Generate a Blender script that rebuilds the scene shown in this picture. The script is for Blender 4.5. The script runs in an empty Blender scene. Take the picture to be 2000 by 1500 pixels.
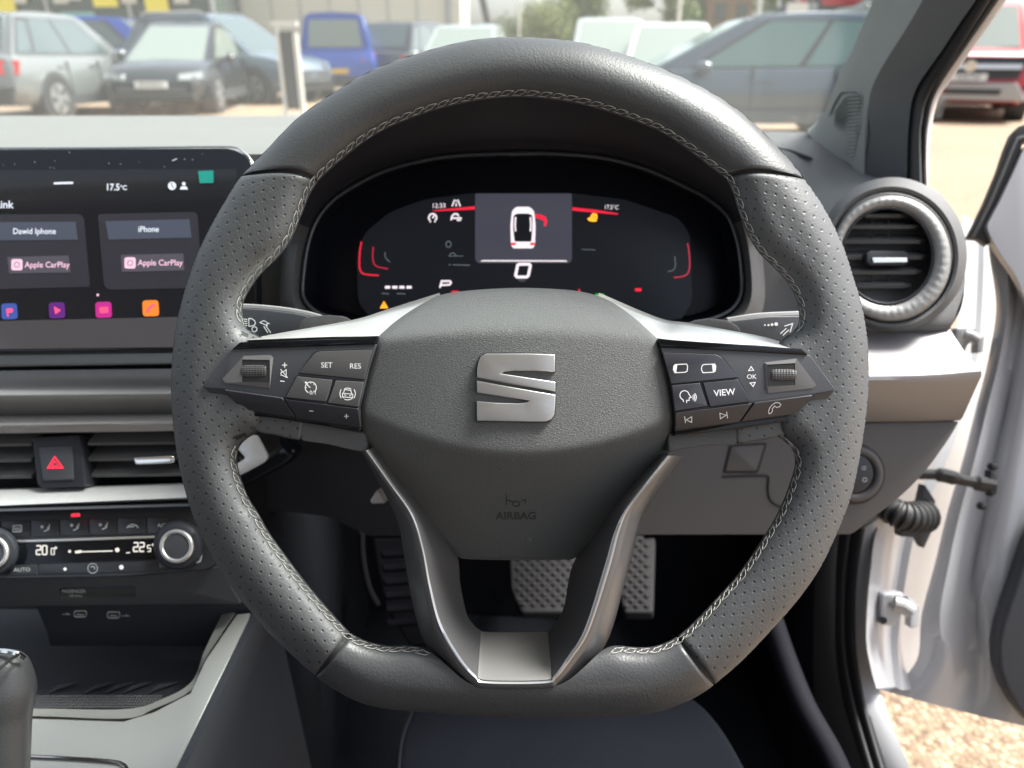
import bpy, bmesh, math, random
import numpy as np
from mathutils import Vector, Matrix
random.seed(7)
scn = bpy.context.scene
COL = scn.collection
# ------------------------------------------------------------- camera, sky, sun, exposure
PITCH = math.radians(23.7)
CAMLOC = Vector((0, 0, 1.05))
FPX = 1480.0
cam_d = bpy.data.cameras.new('camera'); cam = bpy.data.objects.new('camera', cam_d); COL.objects.link(cam)
cam.location = CAMLOC; cam.rotation_euler = (math.pi/2 - PITCH, 0, 0)
cam_d.sensor_width = 36; cam_d.lens = FPX/2000*36; cam_d.clip_start = 0.01; cam_d.clip_end = 3000
cam_d.dof.use_dof = True; cam_d.dof.focus_distance = 0.40; cam_d.dof.aperture_fstop = 8.0
scn.camera = cam
SUN_EL, SUN_AZ = math.radians(55), math.radians(72)      # hazy sun high on the open door side, azimuth from +Y toward +X
w = bpy.data.worlds.new('World'); scn.world = w; w.use_nodes = True
nt = w.node_tree; nt.nodes.clear()
sky = nt.nodes.new('ShaderNodeTexSky'); sky.sky_type = 'NISHITA'; sky.sun_disc = False
sky.sun_elevation = SUN_EL; sky.sun_rotation = SUN_AZ; sky.air_density = 1.0; sky.dust_density = 4.0; sky.ozone_density = 1.0
bg = nt.nodes.new('ShaderNodeBackground'); bg.inputs[1].default_value = 0.13
hs = nt.nodes.new('ShaderNodeHueSaturation'); hs.inputs['Saturation'].default_value = 0.45
wo = nt.nodes.new('ShaderNodeOutputWorld')
nt.links.new(sky.outputs[0], hs.inputs['Color']); nt.links.new(hs.outputs[0], bg.inputs[0]); nt.links.new(bg.outputs[0], wo.inputs[0])
sd = bpy.data.lights.new('sun', 'SUN'); sd.energy = 4.0; sd.angle = math.radians(16); sd.color = (1, .97, .92)
sun = bpy.data.objects.new('sun', sd); COL.objects.link(sun)
sun.rotation_euler = (math.pi/2 - SUN_EL, 0, SUN_AZ - math.pi)   # points from azimuth SUN_AZ
sdir = Vector((math.sin(SUN_AZ)*math.cos(SUN_EL), math.cos(SUN_AZ)*math.cos(SUN_EL), math.sin(SUN_EL)))
sun.rotation_euler = sdir.to_track_quat('Z', 'Y').to_euler()
vs = scn.view_settings; vs.view_transform = 'Standard'; vs.look = 'None'; vs.exposure = 1.5; vs.gamma = 1
vs.use_curve_mapping = False
scn.cycles.use_denoising = True
scn.cycles.max_bounces = 7; scn.cycles.transparent_max_bounces = 12
scn.cycles.sample_clamp_indirect = 8
try: scn.cycles.denoiser = 'OPENIMAGEDENOISE'
except Exception: pass

# ------------------------------------------------------------- projection of photo pixels (2000 x 1500) at a real distance
CP, SP = math.cos(PITCH), math.sin(PITCH)
NCAM = Vector((0, -CP, SP))            # from the scene toward the camera
UP_C = Vector((0, SP, CP))
def ray(px, py):
    x = (px-1000)/FPX; y = (750-py)/FPX
    return Vector((x, y*SP+CP, y*CP-SP))
def P(px, py, d): return CAMLOC + ray(px, py)*d
def PY(px, py, Y):
    r = ray(px, py); return CAMLOC + r*(Y/r.y)
def PZ(px, py, Z):
    r = ray(px, py); return CAMLOC + r*((Z-CAMLOC.z)/r.z)
def PX(px, py, X):
    r = ray(px, py); return CAMLOC + r*(X/r.x)
def plane(p0, n):
    p0 = Vector(p0); n = Vector(n).normalized()
    def f(px, py, e=0.0):
        q = p0 + n*e; r = ray(px, py)
        return CAMLOC + r*((q-CAMLOC).dot(n)/r.dot(n))
    f.n = n
    return f
def plane3(a, b, c):
    n = (b-a).cross(c-a).normalized()
    if n.dot(CAMLOC-a) < 0: n = -n
    return plane(a, n)
def zz(ox, oy, pts, s=.35): return [(ox+x*s, oy+y*s) for x, y in pts]
def cr(pts, n, closed=False):
    """Catmull-Rom resampled to n points of even length"""
    p = np.array([list(q) for q in pts], float); m = len(p)
    if closed: q = np.vstack([p[-1], p, p[0], p[1]])
    else: q = np.vstack([2*p[0]-p[1], p, 2*p[-1]-p[-2]])
    out = []
    segs = m if closed else m-1
    for i in range(segs):
        a, b, c, d = q[i:i+4]
        for t in np.linspace(0, 1, 12, endpoint=False):
            out.append(.5*((2*b)+(c-a)*t+(2*a-5*b+4*c-d)*t*t+(3*b-a-3*c+d)*t**3))
    out.append(p[0] if closed else p[-1])
    out = np.array(out)
    L = np.concatenate([[0], np.cumsum(np.linalg.norm(np.diff(out, axis=0), axis=1))])
    s = np.linspace(0, L[-1], n+1)[:-1] if closed else np.linspace(0, L[-1], n)
    return [tuple(np.interp(v, L, out[:, k]) for k in range(out.shape[1])) for v in s]
def rs(pts, n, closed=False):
    """linear resample"""
    p = np.array([list(q) for q in pts], float)
    if closed: p = np.vstack([p, p[0]])
    L = np.concatenate([[0], np.cumsum(np.linalg.norm(np.diff(p, axis=0), axis=1))])
    s = np.linspace(0, L[-1], n+1)[:-1] if closed else np.linspace(0, L[-1], n)
    return [tuple(np.interp(v, L, p[:, k]) for k in range(p.shape[1])) for v in s]
def rnd(pts, r, n=5):
    """round the corners of a closed 2D polygon"""
    out = []; m = len(pts)
    for i in range(m):
        a, b, c = np.array(pts[i-1], float), np.array(pts[i], float), np.array(pts[(i+1) % m], float)
        ri = r[i] if isinstance(r, (list, tuple)) else r
        u = a-b; v = c-b; lu = np.linalg.norm(u); lv = np.linalg.norm(v)
        q = min(ri, lu*.45, lv*.45)
        if q < 1e-6: out.append(tuple(b)); continue
        s = b+u/lu*q; e = b+v/lv*q
        for k in range(n+1):
            t = k/n; out.append(tuple((1-t)**2*s+2*t*(1-t)*b+t*t*e))
    return out

# ------------------------------------------------------------- objects
def empty(name, loc, label, cat, group=None, rz=0.0):
    o = bpy.data.objects.new(name, None); COL.objects.link(o); o.location = loc; o.rotation_euler = (0, 0, rz)
    o.empty_display_size = .05
    o['label'] = label; o['category'] = cat
    if group: o['group'] = group
    return o
def tag(o, label, cat, group=None):
    o['label'] = label; o['category'] = cat
    if group: o['group'] = group
    return o
def origin_of(o):
    m = Matrix.Identity(4)
    while o is not None:
        m = o.matrix_basis @ m; o = o.parent
    return m
LOCALROOT = set()
def add(name, V, Fc, mat, parent=None, smooth=30, local=False, uv=None, label=None, mats=None, fmat=None):
    me = bpy.data.meshes.new(name)
    V = [Vector(v) for v in V]
    o = bpy.data.objects.new(name, me); COL.objects.link(o)
    if parent is None:
        if not local:
            c = sum(V, Vector())/max(1, len(V)); zmin = min(v.z for v in V); c.z = zmin
            o.location = c; V = [v-c for v in V]
    else:
        o.parent = parent
        if not local:
            mi = origin_of(parent).inverted(); V = [mi @ v for v in V]
    me.from_pydata([tuple(v) for v in V], [], Fc)
    if uv is not None:
        ul = me.uv_layers.new(name='UVMap')
        for l in me.loops: ul.data[l.index].uv = uv[l.vertex_index]
    for m in (mats or [mat]): me.materials.append(m)
    if fmat:
        for p_, k in zip(me.polygons, fmat): p_.material_index = k
    bm = bmesh.new(); bm.from_mesh(me)
    bmesh.ops.recalc_face_normals(bm, faces=bm.faces)
    bm.to_mesh(me); bm.free()
    if smooth:
        me.shade_smooth()
        if smooth < 180: me.set_sharp_from_angle(angle=math.radians(smooth))
    if label: o['label'] = label
    return o
def struct(o): o['kind'] = 'structure'; return o
class MB:
    def __init__(s): s.V = []; s.F = []
    def put(s, V, F):
        b = len(s.V); s.V += [Vector(v) for v in V]; s.F += [tuple(b+i for i in f) for f in F]; return s
    def obj(s, name, mat, parent=None, smooth=30, **k): return add(name, s.V, s.F, mat, parent, smooth, **k)
def box_vf(c, d, R=None):
    V = [Vector((x*d[0]/2, y*d[1]/2, z*d[2]/2)) for x in (-1, 1) for y in (-1, 1) for z in (-1, 1)]
    if R is not None: V = [R @ v for v in V]
    V = [v+Vector(c) for v in V]
    return V, [(0, 1, 3, 2), (4, 6, 7, 5), (0, 4, 5, 1), (2, 3, 7, 6), (0, 2, 6, 4), (1, 5, 7, 3)]
def loft_vf(rings, closed=False, cap=False):
    m = len(rings[0]); V = [v for r in rings for v in r]; F = []
    for i in range(len(rings)-1):
        for j in range(m if closed else m-1):
            k = (j+1) % m
            F.append((i*m+j, i*m+k, (i+1)*m+k, (i+1)*m+j))
    if cap: F.append(tuple(range(m))); F.append(tuple((len(rings)-1)*m+j for j in range(m)))
    return V, F
def prism_vf(front, d, bevel=0, segs=2):
    """front: planar polygon (3D), extruded by vector d (away from viewer); front rim bevelled"""
    bm = bmesh.new()
    vf = [bm.verts.new(v) for v in front]; vb = [bm.verts.new(Vector(v)+d) for v in front]
    f = bm.faces.new(vf); n = len(vf)
    bm.faces.new(vb[::-1])
    for i in range(n): bm.faces.new((vf[i], vb[i], vb[(i+1) % n], vf[(i+1) % n]))
    bmesh.ops.recalc_face_normals(bm, faces=bm.faces)
    if bevel > 0:
        es = list(f.edges)
        bmesh.ops.bevel(bm, geom=es, offset=bevel, offset_type='OFFSET', segments=segs, profile=.5, affect='EDGES', clamp_overlap=True)
    bmesh.ops.triangulate(bm, faces=[q for q in bm.faces if len(q.verts) > 4])
    bm.verts.index_update()
    V = [v.co.copy() for v in bm.verts]; F = [tuple(v.index for v in q.verts) for q in bm.faces]
    bm.free(); return V, F
def plate(name, pts, mp, mat, parent=None, e=0.0, t=.004, bevel=.0006, segs=2, **k):
    """flat piece: photo outline on plane mp, face e proud of it, t thick"""
    fr = [mp(x, y, e) for x, y in pts]
    V, F = prism_vf(fr, -mp.n*t, bevel, segs)
    return add(name, V, F, mat, parent, **k)
def tube_vf(pts, r, n=8, closed=False, flat=1.0, caps=True):
    pts = [Vector(p) for p in pts]; m = len(pts); rings = []
    up = None
    for i, p in enumerate(pts):
        a = pts[i-1] if (i > 0 or closed) else pts[i]; b = pts[(i+1) % m] if (i < m-1 or closed) else pts[i]
        t = (b-a).normalized()
        if up is None: up = Vector((0, 0, 1)) if abs(t.z) < .9 else Vector((0, 1, 0))
        s = t.cross(up).normalized(); u2 = s.cross(t).normalized(); up = u2
        rr = r[i] if isinstance(r, (list, tuple)) else r
        rings.append([p+(s*math.cos(q)+u2*math.sin(q)*flat)*rr for q in [2*math.pi*k/n for k in range(n)]])
    if closed: rings.append(rings[0])
    return loft_vf(rings, True, caps and not closed)
def strokes_vf(lines, mp, w, e=0.0003):
    V = []; F = []
    for ln in lines:
        closed = len(ln) > 2 and ln[0] == ln[-1]
        q = [np.array(p, float) for p in (ln[:-1] if closed else ln)]; m = len(q)
        b = len(V)
        for i in range(m):
            a = q[i-1] if (i > 0 or closed) else q[i]; c = q[(i+1) % m] if (i < m-1 or closed) else q[i]
            t1 = q[i]-a; t2 = c-q[i]
            if np.linalg.norm(t1) < 1e-9: t1 = t2
            if np.linalg.norm(t2) < 1e-9: t2 = t1
            t1 = t1/np.linalg.norm(t1); t2 = t2/np.linalg.norm(t2)
            t = t1+t2; t = t/max(1e-6, np.linalg.norm(t)); nn = np.array([-t[1], t[0]])
            k = 1/max(.45, float(np.dot(t, t1)))
            for s in (1, -1):
                x = q[i]+nn*s*w/2*k; V.append(mp(x[0], x[1], e))
        for i in range(m if closed else m-1):
            j = (i+1) % m
            F.append((b+2*i, b+2*j, b+2*j+1, b+2*i+1))
    return V, F
def strokes(name, lines, mp, w, mat, parent, e=0.0003, **k):
    V, F = strokes_vf(lines, mp, w, e); return add(name, V, F, mat, parent, smooth=0, **k)
def fills_vf(polys, mp, e):
    V = []; F = []
    for p in polys:
        b = len(V); V += [mp(x, y, e) for x, y in p]; F.append(tuple(range(b, b+len(p))))
    return V, F
def fill(name, polys, mp, mat, parent, e=.0003, **k):
    V, F = fills_vf(polys, mp, e)
    bm = bmesh.new(); vs_ = [bm.verts.new(v) for v in V]
    for f in F: bm.faces.new([vs_[i] for i in f])
    bmesh.ops.triangulate(bm, faces=bm.faces); bm.verts.index_update()
    V = [v.co.copy() for v in bm.verts]; F = [tuple(v.index for v in q.verts) for q in bm.faces]; bm.free()
    return add(name, V, F, mat, parent, smooth=0, **k)
def circ(cx, cy, r, n=20, ry=None, a0=0, a1=2*math.pi, close=True):
    ry = ry or r
    return [(cx+r*math.cos(a0+(a1-a0)*k/n), cy+ry*math.sin(a0+(a1-a0)*k/n)) for k in range(n+(0 if (close and abs(a1-a0-2*math.pi) < 1e-6) else 1))]
def ring_l(cx, cy, r, n=20, ry=None):
    c = circ(cx, cy, r, n, ry); return c+[c[0]]
def arc_l(cx, cy, r, d0, d1, n=8, ry=None):
    ry = ry or r
    return [(cx+r*math.cos(math.radians(d0+(d1-d0)*k/n)), cy+ry*math.sin(math.radians(d0+(d1-d0)*k/n))) for k in range(n+1)]
def text_vf(s, cx, cy, h, mp, e=.0003, ang=0, sx=1.0, shear=0, bold=0, align='CENTER'):
    """flat lettering; h = cap height in photo pixels; ang clockwise degrees in photo"""
    cu = bpy.data.curves.new('t', 'FONT'); cu.body = s; cu.size = 1; cu.align_x = align; cu.align_y = 'CENTER'; cu.shear = shear
    cu.offset = bold; cu.resolution_u = 3
    o = bpy.data.objects.new('t', cu); COL.objects.link(o)
    dg = bpy.context.evaluated_depsgraph_get()
    me = bpy.data.meshes.new_from_object(o.evaluated_get(dg))
    k = h/.72; ca, sa = math.cos(math.radians(ang)), math.sin(math.radians(ang))
    V = []
    for v in me.vertices:
        x = v.co.x*k*sx; y = -v.co.y*k
        V.append(mp(cx+x*ca-y*sa, cy+x*sa+y*ca, e))
    F = [tuple(p.vertices) for p in me.polygons]
    bpy.data.objects.remove(o); bpy.data.curves.remove(cu); bpy.data.meshes.remove(me)
    return V, F
def text(name, s, cx, cy, h, mp, mat, parent, **k):
    lab = k.pop('label', None)
    V, F = text_vf(s, cx, cy, h, mp, **k)
    return add(name, V, F, mat, parent, smooth=0, label=lab)

# ------------------------------------------------------------- materials
def mat_new(name):
    m = bpy.data.materials.new(name); m.use_nodes = True
    return m, m.node_tree, m.node_tree.nodes['Principled BSDF']
def N(t, kind, **k):
    n = t.nodes.new(kind)
    for a, b in k.items():
        if a in n.inputs: n.inputs[a].default_value = b
        else: setattr(n, a, b)
    return n
def mat(name, col, rough=.5, metal=0, bump=0, scale=800, kind='noise', var=0, spec=.5, coat=0, dist=.0004, vscale=8, stretch=None, emit=None, estr=1, rvar=0):
    m, t, b = mat_new(name)
    b.inputs['Base Color'].default_value = (*col, 1); b.inputs['Roughness'].default_value = rough; b.inputs['Metallic'].default_value = metal
    b.inputs['Specular IOR Level'].default_value = spec; b.inputs['Coat Weight'].default_value = coat; b.inputs['Coat Roughness'].default_value = .08
    tc = N(t, 'ShaderNodeTexCoord')
    if bump:
        src = tc.outputs['Object']
        if stretch:
            mp_ = N(t, 'ShaderNodeMapping'); mp_.inputs['Scale'].default_value = stretch; t.links.new(src, mp_.inputs[0]); src = mp_.outputs[0]
        if kind == 'noise': tx = N(t, 'ShaderNodeTexNoise', Scale=scale, Detail=3.0); o = tx.outputs[0]
        elif kind == 'grain':   # leather-like cells
            nz = N(t, 'ShaderNodeTexNoise', Scale=scale*.6, Detail=2.0)
            mx = N(t, 'ShaderNodeMix', data_type='VECTOR'); mx.inputs[0].default_value = .004 if scale > 300 else .02
            ad = N(t, 'ShaderNodeVectorMath', operation='MULTIPLY_ADD'); ad.inputs[1].default_value = (1.2/scale,)*3
            t.links.new(nz.outputs[1], ad.inputs[0]); t.links.new(src, ad.inputs[2])
            tx = N(t, 'ShaderNodeTexVoronoi', Scale=scale, feature='DISTANCE_TO_EDGE'); t.links.new(ad.outputs[0], tx.inputs['Vector'])
            mr = N(t, 'ShaderNodeMapRange'); mr.inputs[2].default_value = .35; mr.inputs[1].default_value = 0
            t.links.new(tx.outputs[0], mr.inputs[0]); o = mr.outputs[0]
        if kind == 'noise': t.links.new(src, tx.inputs['Vector'])
        bp = N(t, 'ShaderNodeBump', Strength=bump, Distance=dist); t.links.new(o, bp.inputs['Height']); t.links.new(bp.outputs[0], b.inputs['Normal'])
    if var:
        nz = N(t, 'ShaderNodeTexNoise', Scale=vscale, Detail=5.0); t.links.new(tc.outputs['Object'], nz.inputs['Vector'])
        mr = N(t, 'ShaderNodeMapRange'); mr.inputs[3].default_value = 1-var; mr.inputs[4].default_value = 1+var; t.links.new(nz.outputs[0], mr.inputs[0])
        mm = N(t, 'ShaderNodeVectorMath', operation='SCALE'); mm.inputs[0].default_value = col; t.links.new(mr.outputs[0], mm.inputs['Scale'])
        t.links.new(mm.outputs[0], b.inputs['Base Color'])
    if rvar:
        nz2 = N(t, 'ShaderNodeTexNoise', Scale=vscale*3, Detail=6.0); t.links.new(tc.outputs['Object'], nz2.inputs['Vector'])
        mr2 = N(t, 'ShaderNodeMapRange'); mr2.inputs[3].default_value = max(0, rough-rvar); mr2.inputs[4].default_value = rough+rvar; t.links.new(nz2.outputs[0], mr2.inputs[0])
        t.links.new(mr2.outputs[0], b.inputs['Roughness'])
    if emit: b.inputs['Emission Color'].default_value = (*emit, 1); b.inputs['Emission Strength'].default_value = estr
    return m
def leather_perf(name, col, perf=True, rough=.5):
    m, t, b = mat_new(name)
    b.inputs['Roughness'].default_value = rough
    tc = N(t, 'ShaderNodeTexCoord')
    nz = N(t, 'ShaderNodeTexNoise', Scale=900.0, Detail=3.0); t.links.new(tc.outputs['Object'], nz.inputs['Vector'])
    vo = N(t, 'ShaderNodeTexVoronoi', Scale=750.0); t.links.new(tc.outputs['Object'], vo.inputs['Vector'])
    wr = N(t, 'ShaderNodeTexNoise', Scale=160.0, Detail=4.0, Distortion=1.5); t.links.new(tc.outputs['Object'], wr.inputs['Vector'])
    h = N(t, 'ShaderNodeMath', operation='ADD'); t.links.new(nz.outputs[0], h.inputs[0]); t.links.new(vo.outputs[0], h.inputs[1])
    h1 = N(t, 'ShaderNodeMath', operation='MULTIPLY_ADD'); h1.inputs[1].default_value = .8; t.links.new(wr.outputs[0], h1.inputs[0]); t.links.new(h.outputs[0], h1.inputs[2])
    b1 = N(t, 'ShaderNodeBump', Strength=.24, Distance=.0003); t.links.new(h1.outputs[0], b1.inputs['Height'])
    dt = N(t, 'ShaderNodeTexNoise', Scale=9.0, Detail=6.0); t.links.new(tc.outputs['Object'], dt.inputs['Vector'])
    mr = N(t, 'ShaderNodeMapRange'); mr.inputs[3].default_value = .85; mr.inputs[4].default_value = 1.15; t.links.new(dt.outputs[0], mr.inputs[0])
    sc = N(t, 'ShaderNodeVectorMath', operation='SCALE'); sc.inputs[0].default_value = col; t.links.new(mr.outputs[0], sc.inputs['Scale'])
    if not perf:
        t.links.new(sc.outputs[0], b.inputs['Base Color']); t.links.new(b1.outputs[0], b.inputs['Normal']); return m
    uvn = N(t, 'ShaderNodeUVMap'); sp_ = N(t, 'ShaderNodeSeparateXYZ'); t.links.new(uvn.outputs[0], sp_.inputs[0])
    def mth(op, a, b_=None):
        n = N(t, 'ShaderNodeMath', operation=op)
        for i, v in enumerate((a, b_)):
            if v is None: continue
            if isinstance(v, (int, float)): n.inputs[i].default_value = v
            else: t.links.new(v, n.inputs[i])
        return n.outputs[0]
    fu = mth('SUBTRACT', mth('FRACT', mth('ADD', sp_.outputs[0], sp_.outputs[1])), .5)
    fv = mth('SUBTRACT', mth('FRACT', mth('SUBTRACT', sp_.outputs[0], sp_.outputs[1])), .5)
    d = mth('SQRT', mth('ADD', mth('MULTIPLY', fu, fu), mth('MULTIPLY', fv, fv)))
    mk = N(t, 'ShaderNodeMapRange'); mk.inputs[1].default_value = .075; mk.inputs[2].default_value = .115; t.links.new(d, mk.inputs[0])
    dent = N(t, 'ShaderNodeMapRange'); dent.inputs[1].default_value = .06; dent.inputs[2].default_value = .19; dent.interpolation_type = 'SMOOTHSTEP'; t.links.new(d, dent.inputs[0])
    b2 = N(t, 'ShaderNodeBump', Strength=.45, Distance=.0005); t.links.new(dent.outputs[0], b2.inputs['Height']); t.links.new(b1.outputs[0], b2.inputs['Normal'])
    mx = N(t, 'ShaderNodeMix', data_type='RGBA'); t.links.new(mk.outputs[0], mx.inputs[0]); mx.inputs[6].default_value = (.006, .006, .007, 1)
    t.links.new(sc.outputs[0], mx.inputs[7]); t.links.new(mx.outputs[2], b.inputs['Base Color']); t.links.new(b2.outputs[0], b.inputs['Normal'])
    return m
M = {}
M['leather'] = leather_perf('smooth_leather', (.051, .054, .057), False, .42)
M['leather_perf'] = leather_perf('perforated_leather', (.067, .071, .074), True, .5)
M['grain'] = mat('airbag_grain', (.074, .079, .080), .48, bump=.5, scale=720, kind='grain', dist=.0005, stretch=(.8, 1.4, 1.4), var=.06)
M['plastic'] = mat('soft_black_plastic', (.038, .041, .048), .5, bump=.25, scale=1500, var=.08, vscale=14)
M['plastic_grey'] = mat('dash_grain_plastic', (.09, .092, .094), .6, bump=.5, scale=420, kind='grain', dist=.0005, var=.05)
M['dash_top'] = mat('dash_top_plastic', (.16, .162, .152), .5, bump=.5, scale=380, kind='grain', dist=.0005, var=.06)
M['dark'] = mat('dark_plastic', (.012, .014, .020), .55, bump=.3, scale=900, var=.1)
M['black'] = mat('matt_black', (.008, .008, .010), .7)
M['piano'] = mat('gloss_black', (.004, .005, .007), .09, spec=.35)
M['ridge'] = mat('ridge_chrome', (.42, .42, .42), .28, metal=.9)
M['band_grey'] = mat('satin_band_right', (.25, .245, .255), .48, metal=.5, bump=.08, scale=2500)
M['insert'] = mat('satin_insert', (.19, .19, .185), .45, metal=.3)
M['silver'] = mat('satin_silver', (.62, .62, .60), .3, metal=.85, bump=.12, scale=1200, rvar=.05)
M['console_silver'] = mat('console_silver', (.33, .335, .32), .42, metal=.4, bump=.08, scale=2500)
M['silver_paint'] = mat('silver_paint', (.36, .36, .355), .42, metal=.55, bump=.08, scale=2500)
M['brushed'] = mat('brushed_trim', (.50, .48, .47), .38, metal=.6, bump=.3, scale=300, stretch=(.05, 5, 5))
M['chrome'] = mat('dark_chrome', (.14, .14, .145), .32, metal=.6, bump=.05, scale=1500)
M['chrome_bright'] = mat('chrome', (.78, .78, .77), .14, metal=1)
for k_, w_ in (('grain', .10),):
    b_ = M[k_].node_tree.nodes['Principled BSDF']; b_.inputs['Sheen Weight'].default_value = w_; b_.inputs['Sheen Roughness'].default_value = .35
M['thread'] = mat('thread', (.46, .45, .41), .7, var=.3, vscale=150)
M['print'] = mat('white_print', (.78, .79, .80), .5)
M['print_dim'] = mat('grey_print', (.38, .40, .42), .5)
M['rubber'] = mat('rubber_seal', (.020, .020, .021), .55, bump=.2, scale=700)
M['carpet'] = mat('carpet', (.008, .009, .012), .95, spec=.1, bump=1, scale=700, dist=.002, var=.35, vscale=60)
M['trim_brown'] = mat('lower_trim', (.062, .058, .058), .55, bump=.3, scale=1400, var=.05)
M['white_paint'] = mat('white_car_paint', (.40, .405, .42), .28, coat=.7, bump=.05, scale=30, var=.02)
M['pillar'] = mat('pillar_fabric', (.20, .215, .205), .85, bump=.6, scale=900, stretch=(1, .3, 1), var=.05)
def glow(name, c, s, base=(.01, .01, .012), rough=.2): return mat(name, base, rough, emit=c, estr=s)
M['g_white'] = glow('glow_white', (1, .9, .95), .40)
M['g_red'] = glow('glow_red', (1, .02, .06), .38)
M['g_dred'] = glow('glow_dim_red', (1, .03, .1), .22)
M['g_orange'] = glow('glow_orange', (1, .35, .02), .75)
M['g_green'] = glow('glow_green', (.02, .8, .05), .35)
M['g_panel'] = glow('glow_slate_panel', (.6, .62, .85), .035)
M['silver_ring'] = mat('ribbed_grey_ring', (.27, .272, .268), .48, metal=.3, bump=.8, scale=260, dist=.0006)
M['bezel'] = mat('bezel_rim', (.05, .055, .065), .15, coat=.5)
M['g_dim'] = glow('glow_dim_text', (.5, .6, .6), .10)
# ------------------------------------------------------------- steering wheel
D0 = .4035; PXM = D0/FPX                       # metres per photo pixel in the plane of the wheel
WC = P(1017, 735, D0)
wheel = empty('steering_wheel', WC, 'grey leather steering wheel with perforated grips and flat bottom, facing the driver', 'steering wheel')
def WM(px, py, e=0.0): return P(px, py, D0-e)   # point of the photo on the wheel plane, e metres proud of it
WM.n = NCAM
OUT = [(700,151),(637,190),(577,234),(518,295),(469,347),(434,402),(400,464),(374,525),(353,595),(341,655),(336,707),(334,760),(338,830),(346,889),(357,942),(374,1000),(393,1046),(420,1098),(455,1150),(490,1195),(525,1236),(574,1283),(616,1320),(655,1348),(700,1371),(745,1383),(825,1391),(930,1398),(1035,1402),(1140,1401),(1245,1397),(1297,1387),(1342,1370),(1375,1352),(1410,1325),(1454,1286),(1510,1227),(1559,1171),(1601,1111),(1632,1048),(1655,992),(1670,942),(1683,872),(1693,800),(1697,735),(1694,660),(1683,595),(1664,532),(1646,478),(1611,408),(1573,352),(1538,308),(1496,263),(1454,225),(1405,190),(1345,157),(1280,128),(1210,103),(1140,84),(1070,75),(1000,72),(930,77),(870,89),(807,107),(750,127)]
INN = [(697,287),(650,326),(622,352),(603,382),(588,420),(567,469),(540,505),(515,528),(490,560),(474,592),(474,622),(484,645),(506,655),(521,668),(524,700),(524,740),(524,790),(519,820),(512,838),(500,846),(482,856),(466,874),(462,900),(470,935),(486,975),(504,1003),(525,1041),(560,1090),(595,1136),(630,1178),(660,1212),(685,1237),(720,1254),(762,1262),(810,1262),(845,1276),(880,1306),(912,1332),(945,1341),(1017,1343),(1075,1341),(1108,1330),(1140,1304),(1172,1274),(1200,1262),(1240,1265),(1280,1263),(1322,1245),(1363,1209),(1405,1164),(1440,1125),(1475,1076),(1510,1020),(1530,980),(1543,945),(1553,912),(1552,886),(1540,867),(1522,855),(1515,840),(1512,800),(1512,740),(1514,690),(1522,668),(1540,655),(1557,640),(1562,618),(1556,585),(1540,553),(1510,520),(1482,492),(1460,455),(1444,415),(1434,380),(1420,350),(1401,336),(1356,301),(1300,262),(1240,236),(1170,212),(1100,196),(1017,188),(940,194),(860,211),(790,235),(740,258)]
C0 = np.array([1017., 735.])
def polar(pts):
    p = np.array(pts, float)-C0; a = np.arctan2(-p[:, 1], p[:, 0]) % (2*np.pi); r = np.hypot(p[:, 0], p[:, 1])
    i = np.argsort(a); a = a[i]; r = r[i]
    return np.concatenate([a-2*np.pi, a, a+2*np.pi]), np.concatenate([r, r, r])
oa, orr = polar(cr(OUT, 900, True)); ia, irr = polar(cr(INN, 1100, True))
def smooth_tab(a, r, w):
    g = np.linspace(0, 2*np.pi, 2880, endpoint=False); v = np.interp(g, a, r)
    k = np.hanning(w); k /= k.sum(); v = np.convolve(np.concatenate([v[-w:], v, v[:w]]), k, 'same')[w:-w]
    return np.concatenate([g-2*np.pi, g, g+2*np.pi]), np.tile(v, 3)
oa, orr = smooth_tab(oa, orr, 31); ia, irr = smooth_tab(ia, irr, 17)
RO = lambda a: np.interp(a % (2*np.pi), oa, orr)
RI = lambda a: np.interp(a % (2*np.pi), ia, irr)
gA = np.linspace(0, 2*np.pi, 1440, endpoint=False)
OXY = np.stack([RO(gA)*np.cos(gA), RO(gA)*np.sin(gA)], 1); IXY = np.stack([RI(gA)*np.cos(gA), RI(gA)*np.sin(gA)], 1)
INN0 = [p for p in INN if not (840 < p[0] < 1180 and p[1] > 1200)]; k_ = INN0.index((810,1262)); INN0[k_+1:k_+1] = [(880,1270),(950,1276),(1017,1278),(1090,1276),(1150,1270)]
ia0, ir0 = polar(cr(INN0, 1100, True)); ia0, ir0 = smooth_tab(ia0, ir0, 17); RI0 = np.interp(gA, ia0, ir0)
IXY = np.stack([RI0*np.cos(gA), RI0*np.sin(gA)], 1)
HR = .0150; WR = 60.0
def rim_z(x, y, which=1):
    q = np.array([x, y]); do = np.sqrt(((OXY-q)**2).sum(1).min()); di = np.sqrt(((IXY-q)**2).sum(1).min())
    def f(d): 
        u = min(1, d/WR); return math.sqrt(max(0, 1-(1-u)**2.1))
    k = f(do)*f(di)
    return HR*k
def seam_line(po, pi, bow):
    """angles (outer, inner) of a seam in degrees plus bow"""
    return po, pi, bow
def ang(px, py): return math.degrees(math.atan2(735-py, px-1017)) % 360
SEAMS = {'ul': (ang(472, 343), ang(616, 349), -1.6), 'll': (ang(616, 1321), ang(683, 1238), 0.0), 'lr': (ang(1395, 1336), ang(1324, 1244), 0.0), 'ur': (ang(1568, 352), ang(1422, 345), 1.6)}
def seam_ang(s, t):     # t: 0 inner .. 1 outer
    o, i, b = SEAMS[s]; return math.radians(i+(o-i)*t+b*4*t*(1-t))
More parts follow.
